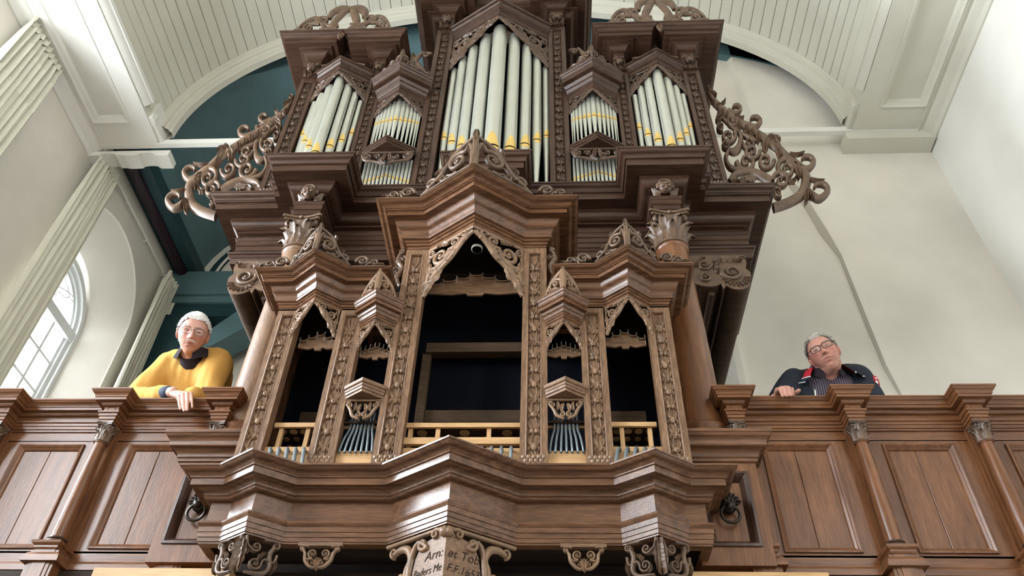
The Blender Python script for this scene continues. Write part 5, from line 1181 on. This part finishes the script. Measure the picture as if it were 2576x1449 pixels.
def head(m, M, N=80, K=70, jaw=0):
    b = len(m.v)
    for j in range(K+1):
        T = PI*(.004+.992*j/K)
        for i in range(N):
            P = 2*PI*i/N; x, y, z = head_pt(T, P)
            if jaw and z < -.01 and y < .05: x *= 1+jaw*min(1, (-.01-z)/.05)
            if y < .02: y -= face_push(x, z)*min(1, max(0, (.02-y)/.06))
            m.v.append(tuple(M @ Vector((x, y, z))))
    for j in range(K):
        for i in range(N): m.f.append((b+j*N+i, b+j*N+(i+1) % N, b+(j+1)*N+(i+1) % N, b+(j+1)*N+i))
    m.f.append(tuple(b+i for i in range(N-1, -1, -1))); m.f.append(tuple(b+K*N+i for i in range(N)))
    for s in (-1, 1):
        e = len(m.v); m.ball((0, 0, 0), .033, 14, 10, (.30, .62, 1.0)); Me = M @ Matrix.Translation((s*.078, .012, -.006)) @ Matrix.Rotation(s*.42, 4, 'Z') @ Matrix.Rotation(.2, 4, 'X')
        for i in range(e, len(m.v)): m.v[i] = tuple(Me @ Vector(m.v[i]))
    return m
def remeshed(m, vox, it=3, fac=.5):
    me = bpy.data.meshes.new('t'); me.from_pydata(m.v, [], m.f)
    bm = bmesh.new(); bm.from_mesh(me); bmesh.ops.recalc_face_normals(bm, faces=bm.faces); bm.to_mesh(me); bm.free()
    o = bpy.data.objects.new('t', me); COL.objects.link(o)
    r = o.modifiers.new('r', 'REMESH'); r.mode = 'VOXEL'; r.voxel_size = vox
    if it:
        s = o.modifiers.new('s', 'SMOOTH'); s.iterations = it; s.factor = fac
    bpy.context.view_layer.update()
    out = bpy.data.meshes.new_from_object(o.evaluated_get(bpy.context.evaluated_depsgraph_get())); bpy.data.objects.remove(o)
    out.materials.clear()
    out.polygons.foreach_set('use_smooth', [True]*len(out.polygons))
    return out
def body(name, m, M, tone, lips, mat, label, vox=.0042):
    me = remeshed(m, vox, 1, .4); Mi = M.inverted()
    n = len(me.vertices); co = np.empty(n*3, 'f'); me.vertices.foreach_get('co', co); co = co.reshape(-1, 3)
    A = np.array(Mi); P = co @ A[:3, :3].T + A[:3, 3]; x, y, z = P.T
    G = lambda v, c, s_: np.exp(-((v-c)/s_)**2)
    c = np.tile(np.array(tone, 'f'), (n, 1)); t = np.array(tone)
    inh = (abs(x) < .1) & (abs(z) < .13) & (abs(y) < .15)
    def mixin(col, w, mask):
        w = (np.minimum(1, w)*mask)[:, None]; c[:] = c*(1-w)+np.array(col)*w
    fr = inh & (y < -.02)
    mixin(t*(.98, .70, .68), .75*(G(x, .042, .022)+G(x, -.042, .022))*G(z, -.022, .022)+.8*G(x, 0, .014)*G(z, -.03, .016), fr)
    mixin(lips, .8*G(x, 0, .026)*np.maximum(G(z, -.0575-5*x*x, .0040), G(z, -.070-5*x*x, .0045)), fr)
    mixin(t*(.42, .28, .26), .9*G(x, 0, .030)*G(z, -.0638-7*x*x, .0026), fr)
    mixin(t*(.72, .6, .58), .55*np.maximum(G(x, .031, .018), G(x, -.031, .018))*G(z, .004, .011), fr)
    mixin(t*(1, .72, .70), .6+0*x, inh & (abs(x) > .072))
    ca = me.color_attributes.new('tone', 'FLOAT_COLOR', 'POINT')
    ca.data.foreach_set('color', np.hstack([c, np.ones((n, 1))]).astype('f').ravel())
    o = mesh_obj(name, me, mat); tag(o, label, 'person')
    return o
def eyes(o, M):
    for s in (-1, 1):
        c = M @ Vector((s*.031, -.0675, .009)); k = M.to_scale().x
        MB().ball(c, .0112*k, 12, 9).build('eye', 'eye_white', o)
        d = (M.to_3x3() @ Vector((0, -1, 0))).normalized(); MB().ball(c+d*.0072*k, .0058*k, 10, 7).build('iris', 'iris', o)
        m = MB(); m.stroke(Fr(M @ Vector((s*.031, -.083, .011)), M.to_3x3() @ Vector((1, 0, 0)), M.to_3x3() @ Vector((0, 0, 1)), (M.to_3x3() @ Vector((0, -1, 0)))), [(-.017, -.003), (-.006, .0022), (.006, .0022), (.017, -.003)], [.0025, .0056, .0056, .0025], .004)
        m.build('eyelid', 'lid_'+o['skin'], o)
def hair(o, M, mat, line, thick, seed, curl=.0):
    """Short hair: a rough cap over the skull plus locks of strands."""
    rnd = random.Random(seed); m = MB(); N, K = 72, 40; idx = {}
    def ok(x, y, z): return line(x, y, z) > 0
    pts = {}
    for j in range(K+1):
        for i in range(N):
            T, P = PI*(.004+.80*j/K), 2*PI*i/N; x, y, z = head_pt(T, P, .001)
            if ok(x, y, z):
                q = noise.noise(Vector((x*70, y*70, z*70)))*.5+noise.noise(Vector((x*28, y*28, z*28)))
                h = thick*(1+.45*q)*min(1, max(.02, line(x, y, z)/.022)); X, Y, Z = head_pt(T, P, h); pts[(j, i)] = len(m.v); m.v.append(tuple(M @ Vector((X, Y, Z))))
    for j in range(K):
        for i in range(N):
            f = [pts.get(k) for k in ((j, i), (j, (i+1) % N), (j+1, (i+1) % N), (j+1, i))]
            if None not in f: m.f.append(tuple(f))
    m.build('hair', mat, o, clean=False)
    s = MB(); n = 0
    while n < 1100:
        T, P = math.acos(rnd.uniform(-.55, 1)), rnd.uniform(0, 2*PI); x, y, z = head_pt(T, P, thick*.8)
        if not ok(x, y, z): continue
        n += 1; p = Vector((x, y, z)); nr = Vector((x, y*.9, z)).normalized()
        d = Vector((x*1.5, .09+rnd.uniform(-.03, .03), -.03+curl*rnd.uniform(-1, 1)))*.9; d = (d-nr*d.dot(nr)).normalized()
        L = rnd.uniform(.014, .026); w = d.cross(nr).normalized()*rnd.uniform(.0009, .0018)
        a, b, c = p-nr*.001, p+d*L*.5+nr*(.0035+.002*rnd.random()), p+d*L+nr*(.001+.004*rnd.random())
        s.add([M @ (a-w), M @ (a+w), M @ (b+w), M @ (b-w), M @ c], [(0, 1, 2, 3), (3, 2, 4)])
    s.build('hair_strands', mat, o, 0, False)['kind'] = 'stuff'
def brows(o, M, mat, dense=26):
    rnd = random.Random(4); m = MB()
    for s in (-1, 1):
        for i in range(dense):
            x = s*rnd.uniform(.014, .047); z = .030+.004*rnd.random()-abs(abs(x)-.03)*.15; y = -.094+abs(x)*.45*abs(x)/.03*.35
            a = Vector((x, y-.004, z)); b = a+Vector((s*.008, -.002, .003)); w = Vector((0, 0, .0011))
            m.add([M @ (a-w), M @ (a+w), M @ b], [(0, 1, 2)])
    m.build('eyebrows', mat, o, clean=False)
def glasses(o, M, mat, wv, hv, sq, rim):
    g0 = thing('glasses', M @ Vector((0, -.1, .008)), None, None); adopt(g0, o); k = M.to_scale().x
    for s in (-1, 1):
        P = []
        for i in range(28):
            a = 2*PI*i/28; ca, sa = math.cos(a), math.sin(a); e = sq
            P.append(Vector((s*.033+wv*math.copysign(abs(ca)**e, ca), -.1035+.012*((s*.033+wv*ca)/.06)**2, .004+hv*math.copysign(abs(sa)**e, sa))))
        MB().tube([M @ p for p in P], rim*k, 6, True).build('rim', mat, g0)
        MB().add([M @ p for p in P], [tuple(range(28))]).build('lens', 'glass', g0, 0)
        MB().tube([M @ Vector(p) for p in ((s*(.033+wv), -.097, .010), (s*.078, -.082, .012), (s*.083, -.02, .012), (s*.084, .015, .004))], rim*k*.9, 6).build('temple', mat, g0)
    MB().tube([M @ Vector(p) for p in ((-.033+wv*.93, -.1035, .008), (0, -.108, .012), (.033-wv*.93, -.1035, .008))], rim*k, 6).build('bridge', mat, g0)
def hand(m, wrist, kn, mids, tips, thumb, r=.0098):
    """Palm from wrist to knuckles, four bent fingers and a thumb leaving its side."""
    w = Vector(wrist); K = [Vector(q) for q in kn]
    for q in K: cap(m, w.lerp(q, .18), q, r*1.75, r*1.18, 12)
    for q, a, t, f in zip(K, mids, tips, (.92, 1, 1, .86)): cap(m, q, a, r*1.05*f, r*.95*f, 12); cap(m, a, t, r*.92*f, r*.74*f, 12)
    T = [Vector(q) for q in thumb]
    for a, b, r1, r2 in zip(T, T[1:], (1.5, 1.15, 1.0), (1.15, 1.0, .8)): cap(m, a, b, r*r1, r*r2, 12)
    return m
def cloth(name, m, vox, mat, parent, wr=.006, sc=(9, 9, 9), cut=None, it=4, seed=0):
    me = remeshed(m, vox, it, .5)
    n = len(me.vertices); co = np.empty(n*3, 'f'); me.vertices.foreach_get('co', co); co = co.reshape(-1, 3)
    nr = np.array([tuple(q.vector) for q in me.vertex_normals], 'f'); q = co*np.array(sc); rs = np.random.RandomState(seed+5); w = np.zeros(n)
    for i in range(14):                                         # soft folds: a sum of randomly directed waves
        d = rs.normal(size=3); f = (1.1 if i < 8 else 2.6); w += np.sin(q @ d*f+rs.uniform(0, 6.28)+1.2*np.sin(q @ rs.normal(size=3)*.6))*(.22 if i < 8 else .10)
    co += nr*(wr*w)[:, None]; me.vertices.foreach_set('co', co.ravel())
    if cut:
        bm = bmesh.new(); bm.from_mesh(me); bmesh.ops.delete(bm, geom=[f for f in bm.faces if cut(f.calc_center_median())], context='FACES'); bm.to_mesh(me); bm.free()
    return mesh_obj(name, me, mat, parent)
def drape(obj, pts, off=.002):
    """Lay a polyline on a garment surface."""
    t = BVHTree.FromPolygons([v.co for v in obj.data.vertices], [p.vertices for p in obj.data.polygons]); out = []
    for p in catmull([tuple(p) for p in pts], 6):
        l, n, i, d = t.find_nearest(Vector(p)); out.append(l+n*off if l else Vector(p))
    return out
def legs(o, x, y, zf, hip, mat='trousers'):
    for s in (-1, 1):
        m = MB(); cap(m, (x+s*.09, hip[1], hip[2]), (x+s*.10, y, zf+.56), .105, .075); cap(m, (x+s*.10, y, zf+.56), (x+s*.10, y+.02, zf+.10), .075, .06)
        me = remeshed(m, .02, 3); mesh_obj('trouser_leg', me, mat, o)
        m = MB(); cap(m, (x+s*.10, y+.04, zf+.055), (x+s*.11, y-.15, zf+.045), .05, .042); me = remeshed(m, .012, 2); mesh_obj('shoe', me, 'shoe_black', o)

# ---- man in the yellow sweater, leaning on the balustrade left of the organ
k = 1.10
MH = Matrix.Translation((-2.190, 3.615, 3.128)) @ Matrix.Rotation(R(27), 4, 'Z') @ Matrix.Rotation(R(29), 4, 'X') @ Matrix.Rotation(R(-5), 4, 'Y') @ Matrix.Scale(k, 4)
def man_left():
    global LIFT
    m = MB(); LIFT = None; head(m, MH)
    cap(m, (-2.21, 3.735, 3.04), MH @ Vector((0, .022, -.055)), .062, .060); cap(m, (-2.21, 3.84, 2.97), (-2.21, 3.745, 3.05), .06, .060)
    LIFT = lambda p: p+Vector((0, -.02, .095))*max(0, min(1, (p.z-2.68)/.16))
    cap(m, (-2.32, 3.86, 2.93), (-2.10, 3.86, 2.93), .07, .07); cap(m, (-2.22, 3.92, 2.85), (-2.22, 4.02, 2.45), .09, .09)
    cap(m, (-2.40, 3.84, 2.95), (-2.405, 3.66, 2.665), .05, .04); cap(m, (-2.405, 3.66, 2.665), (-2.135, 3.52, 2.617), .04, .030)
    cap(m, (-2.06, 3.84, 2.95), (-1.985, 3.68, 2.665), .05, .04); cap(m, (-1.985, 3.68, 2.665), (-2.03, 3.53, 2.60), .04, .03)
    cap(m, (-2.155, 3.525, 2.618), (-2.10, 3.495, 2.600), .030, .030, side=(0, 0, 1))
    hand(m, (-2.125, 3.505, 2.605), [(-2.030, 3.447, 2.535), (-2.008, 3.445, 2.545), (-1.987, 3.447, 2.552), (-1.970, 3.455, 2.558)],
         [(-1.998, 3.420, 2.475), (-1.975, 3.418, 2.478), (-1.955, 3.420, 2.484), (-1.938, 3.428, 2.498)], [(-1.975, 3.416, 2.427), (-1.950, 3.413, 2.416), (-1.934, 3.415, 2.420), (-1.916, 3.422, 2.444)],
         [(-2.10, 3.50, 2.585), (-2.06, 3.475, 2.555), (-2.03, 3.462, 2.525)])
    cap(m, (-2.03, 3.53, 2.60), (-2.09, 3.52, 2.585), .028, .022); 
    o = body('person', m, MH, (.56, .30, .235), (.42, .16, .14), 'skin_a', 'white haired man in a yellow sweater and glasses leaning on the balustrade'); o['skin'] = 'a'
    plain('lid_a', (.50, .26, .20), .5)
    eyes(o, MH)
    hair(o, MH, 'hair_white', lambda x, y, z: min(z-(.072-1.15*max(0, y+.062)*(1 if y < .05 else 1.2)), z+.075, (z-.022 if abs(x) > .066 and -.01 < y < .045 else 1)), .014, 1)
    brows(o, MH, 'moustache', 20)
    F = Fr(MH @ Vector((0, -.108, -.050)), MH.to_3x3() @ Vector((1, 0, 0)), MH.to_3x3() @ Vector((0, 0, 1)), MH.to_3x3() @ Vector((0, -1, 0)))
    MB().stroke(F, [(-.026, -.008), (-.012, .001), (0, .0025), (.012, .001), (.026, -.008)], [.002, .004, .0036, .004, .002], .004).build('moustache', 'moustache', o)
    glasses(o, MH, 'frame_metal', .0245, .0195, .72, .0015)
    # shirt under the sweater and its collar
    keep, LIFT = LIFT, None
    s = MB(); cap(s, (-2.21, 3.87, 2.95), (-2.21, 3.745, 3.045), .085, .076); cloth('shirt', s, .01, 'shirt_dark', o, .001)
    c = MB(); Mn = Matrix.Translation((-2.207, 3.730, 3.062)) @ Matrix.Rotation(R(24), 4, 'X'); rows = [[], [], [], []]
    for i in range(41):
        a = R(-158)+R(316)*i/40; fr = abs(a)/R(158)
        for rr, zz, row in ((.074, .012-.01*fr, 0), (.077, .052-.022*fr, 1), (.085, .050-.022*fr, 2), (.110+.012*fr**4, -.010-.050*fr**3, 3)):
            rows[row].append(tuple(Mn @ Vector((rr*math.sin(a), rr*math.cos(a)*1.02, zz))))
    for p, q in zip(rows, rows[1:]): c.strip(p, q)
    c.build('shirt_collar', 'shirt_dark', o, 60)
    l = MB(); l.strip([(p[0], p[1], p[2]) for p in rows[0][:8]], [tuple(Vector(p)*.5+Vector(q)*.5+Vector((0, -.002, 0))) for p, q in zip(rows[0][:8], rows[1][:8])]); l.build('collar_lining', 'shirt_lining', o, 60)
    b = MB(); LIFT = keep
    for dx in (-.09, 0, .09): cap(b, (-2.22+dx, 4.02, 2.42), (-2.225+dx*1.1, 3.885, 2.88), .145, .140)
    cap(b, (-2.35, 3.845, 2.965), (-2.09, 3.845, 2.965), .098, .098); cap(b, (-2.21, 3.83, 2.98), (-2.21, 3.785, 3.01), .12, .088)
    cap(b, (-2.385, 3.84, 2.955), (-2.41, 3.68, 2.685), .092, .076); cap(b, (-2.41, 3.68, 2.680), (-2.205, 3.555, 2.628), .076, .056)
    cap(b, (-2.075, 3.84, 2.955), (-2.005, 3.69, 2.685), .092, .078); cap(b, (-2.005, 3.69, 2.680), (-2.015, 3.545, 2.618), .076, .054)
    cap(b, (-2.205, 3.555, 2.628), (-2.175, 3.537, 2.623), .056, .044)
    def vcut(p):
        return p.y < 3.80 and p.z > 2.965 and abs(p.x+2.198) < .055*max(0, min(1.3, (p.z-2.965)/.11)) or (p-Vector((-2.207, 3.715, 3.125))).length < .07
    cloth('sweater', b, .009, 'sweater_yellow', o, .012, (13, 13, 9), vcut, 5, 3)
    f = MB(); cap(f, (-2.165, 3.531, 2.621), (-2.142, 3.517, 2.614), .041, .040, side=(0, 0, 1)); cloth('cuff', f, .006, 'cuff_blue', o, .002)
    legs(o, -2.22, 4.06, 1.46, (-2.22, 4.03, 2.38))
man_left()

# ---- man in the navy jacket, right of the organ
MR = Matrix.Translation((1.628, 3.722, 3.028)) @ Matrix.Rotation(R(-24), 4, 'Z') @ Matrix.Rotation(R(14), 4, 'X') @ Matrix.Rotation(R(-13), 4, 'Y') @ Matrix.Scale(1.06, 4)
def man_right():
    global LIFT
    m = MB(); LIFT = None; head(m, MR, jaw=.05)
    cap(m, (1.645, 3.82, 2.94), MR @ Vector((0, .022, -.050)), .074, .070); cap(m, (1.66, 3.88, 2.89), (1.645, 3.82, 2.96), .09, .074); cap(m, MR @ Vector((0, -.022, -.078)), (1.642, 3.785, 2.945), .046, .055)
    LIFT = lambda p: p+Vector((0, -.02, .10))*max(0, min(1, (p.z-2.66)/.16))
    cap(m, (1.50, 3.93, 2.84), (1.83, 3.93, 2.87), .07, .07); cap(m, (1.66, 3.97, 2.78), (1.66, 4.02, 2.42), .09, .09)
    cap(m, (1.45, 3.91, 2.86), (1.285, 3.78, 2.665), .05, .04); cap(m, (1.285, 3.78, 2.665), (1.235, 3.60, 2.612), .04, .032)
    cap(m, (1.87, 3.91, 2.88), (1.90, 3.82, 2.62), .05, .04); cap(m, (1.90, 3.82, 2.62), (1.82, 3.78, 2.46), .04, .03)
    hand(m, (1.240, 3.565, 2.608), [(1.222, 3.490, 2.595), (1.244, 3.486, 2.602), (1.267, 3.486, 2.604), (1.289, 3.492, 2.600)],
         [(1.224, 3.452, 2.572), (1.246, 3.446, 2.576), (1.268, 3.447, 2.576), (1.288, 3.454, 2.574)], [(1.229, 3.456, 2.530), (1.250, 3.450, 2.528), (1.270, 3.451, 2.530), (1.287, 3.460, 2.538)],
         [(1.270, 3.560, 2.600), (1.300, 3.530, 2.590), (1.322, 3.505, 2.588), (1.336, 3.490, 2.592)], .0125)
    hand(m, (1.82, 3.78, 2.46), [(1.80, 3.77, 2.38), (1.81, 3.78, 2.375), (1.825, 3.79, 2.375), (1.84, 3.80, 2.38)], [(1.795, 3.755, 2.34), (1.805, 3.765, 2.33), (1.82, 3.775, 2.33), (1.838, 3.785, 2.335)], [(1.80, 3.745, 2.305), (1.81, 3.755, 2.295), (1.823, 3.765, 2.295), (1.838, 3.775, 2.305)], [(1.80, 3.77, 2.43), (1.785, 3.75, 2.40), (1.785, 3.74, 2.37)])
    o = body('person', m, MR, (.54, .265, .205), (.40, .14, .12), 'skin_b', 'grey haired man in a navy jacket with red collar looking over the right balustrade'); o['skin'] = 'b'
    plain('lid_b', (.48, .23, .175), .5)
    eyes(o, MR)
    hair(o, MR, 'hair_grey', lambda x, y, z: min(z-(.080-1.15*max(0, y+.058)*(1 if y < .05 else 1.2)), z+.075, (z-.022 if abs(x) > .066 and -.01 < y < .045 else 1)), .013, 2, .06)
    brows(o, MR, 'hair_grey', 20)
    glasses(o, MR, 'frame_dark', .0265, .0170, .5, .0021)
    s = MB()
    for dx in (-.06, .06): cap(s, (1.645+dx, 4.0, 2.42), (1.645+dx, 3.915, 2.80), .13, .13)
    cap(s, (1.64, 3.90, 2.82), (1.64, 3.855, 2.865), .12, .092)
    cloth('shirt', s, .01, 'shirt_striped', o, .003, (12, 12, 5))
    c = MB(); Mn = Matrix.Translation((1.642, 3.82, 2.965)) @ Matrix.Rotation(R(14), 4, 'X') @ Matrix.Rotation(R(-6), 4, 'Y')
    def collar(c, a0, prof):
        rows = [[] for _ in prof(0)]
        for i in range(41):
            a = -a0+2*a0*i/40; fr = abs(a)/a0
            for row, (rr, zz) in zip(rows, prof(fr)): row.append(tuple(Mn @ Vector((rr*math.sin(a), rr*math.cos(a), zz))))
        for p, q in zip(rows, rows[1:]): c.strip(p, q)
        return rows
    collar(c, R(156), lambda f: [(.082, .005-.03*f*f), (.084, .05-.05*f*f), (.092, .048-.05*f*f), (.112+.01*f**4, -.005-.075*f**3)]); c.build('shirt_collar', 'shirt_dark', o, 60)
    b = MB()
    for dx in (-.10, 0, .10): cap(b, (1.655+dx, 4.0, 2.40), (1.66+dx*1.2, 3.94, 2.78), .150, .140)
    cap(b, (1.50, 3.915, 2.845), (1.83, 3.915, 2.87), .090, .090); cap(b, (1.65, 3.90, 2.85), (1.648, 3.865, 2.89), .12, .095)
    cap(b, (1.475, 3.905, 2.845), (1.30, 3.80, 2.68), .090, .070); cap(b, (1.30, 3.80, 2.68), (1.245, 3.625, 2.618), .068, .048)
    cap(b, (1.85, 3.905, 2.865), (1.895, 3.83, 2.65), .092, .076); cap(b, (1.895, 3.83, 2.65), (1.825, 3.785, 2.50), .074, .05)
    def open_front(p):
        if (p-Vector((1.642, 3.80, 3.02))).length < .10: return True
        xl = 1.50+(p.z-2.55)*.17; xr = 1.640 if p.z < 2.88 else 1.640+(p.z-2.88)*.5
        return p.y < 3.86 and xl < p.x < xr and p.z > 2.3
    j = cloth('jacket', b, .009, 'jacket_navy', o, .008, (11, 11, 8), open_front, 5, 9)
    c = MB(); rows = collar(c, R(128), lambda f: [(.096, .0), (.100, .048-.03*f), (.112, .046-.03*f), (.150+.02*f, -.012-.045*f*f)]); c.build('jacket_collar', 'jacket_red', o, 60)
    MB().tube([Vector(p)+Vector((0, 0, .002)) for p in rows[3]], .0042, 6).build('collar_piping', 'piping_white', o)
    e = MB(); A = [Vector(p) for p in rows[3]]; B = [Mn @ Vector(((.150+.045+.02*abs(-1+2*i/40))*math.sin(-R(128)+2*R(128)*i/40), (.165)*math.cos(-R(128)+2*R(128)*i/40), -.030-.055*abs(-1+2*i/40)**2)) for i in range(41)]
    e.strip(A, B); e.build('collar_edge', 'jacket_navy', o, 60); MB().tube(B, .003, 6).build('collar_piping', 'piping_white', o)
    MB().tube(drape(j, [(1.668, 3.76, 2.96), (1.648, 3.75, 2.89), (1.642, 3.75, 2.78), (1.642, 3.78, 2.60), (1.642, 3.80, 2.45)], .002), .0045, 6).build('front_piping', 'piping_white', o)
    MB().tube(drape(j, [(1.562, 3.76, 2.95), (1.543, 3.75, 2.80), (1.515, 3.78, 2.65), (1.50, 3.80, 2.45)], .002), .0045, 6).build('zip', 'piping_white', o)
    t = BVHTree.FromPolygons([v.co for v in j.data.vertices], [p.vertices for p in j.data.polygons])
    bd = MB(); l, n, i, d = t.find_nearest(Vector((1.925, 3.78, 2.89)))                 # sleeve badge
    if l:
        n = (n+Vector((0, -.6, -.2))).normalized(); ex = n.cross(Vector((0, 0, 1))).normalized()*-1; ey = ex.cross(n)*-1; F = Fr(l+n*.003, ex, ey, n)
        MB().prism([(-.016, -.03), (.016, -.03), (.018, .0), (.012, .03), (-.012, .03), (-.018, .0)], F, -.004, .002).build('badge', 'jacket_red', o, 0)
        MB().prism([(-.010, -.024), (.006, -.024), (.006, -.004), (-.010, -.004)], F, .002, .003).build('badge_print', 'piping_white', o, 0)
        MB().stroke(F, [(-.008, .018), (.0, .008), (.008, .02)], .003, .001, .003).build('badge_print', 'piping_white', o)
    for z in (2.83, 2.79):
        l, n, i, d = t.find_nearest(Vector((1.675, 3.76, z)))
        if l: MB().ball(l, .005, 8, 6).build('button', 'piping_white', o)
    MB().tube([Vector((1.246, 3.468, 2.590))+Vector((.0118*math.cos(a), .004*math.sin(a)-.0, .0118*math.sin(a))) for a in [2*PI*i/20 for i in range(20)]], .0018, 6, True).build('finger_ring', 'gold', o)
    legs(o, 1.66, 4.03, 1.46, (1.66, 4.0, 2.36))
man_right()
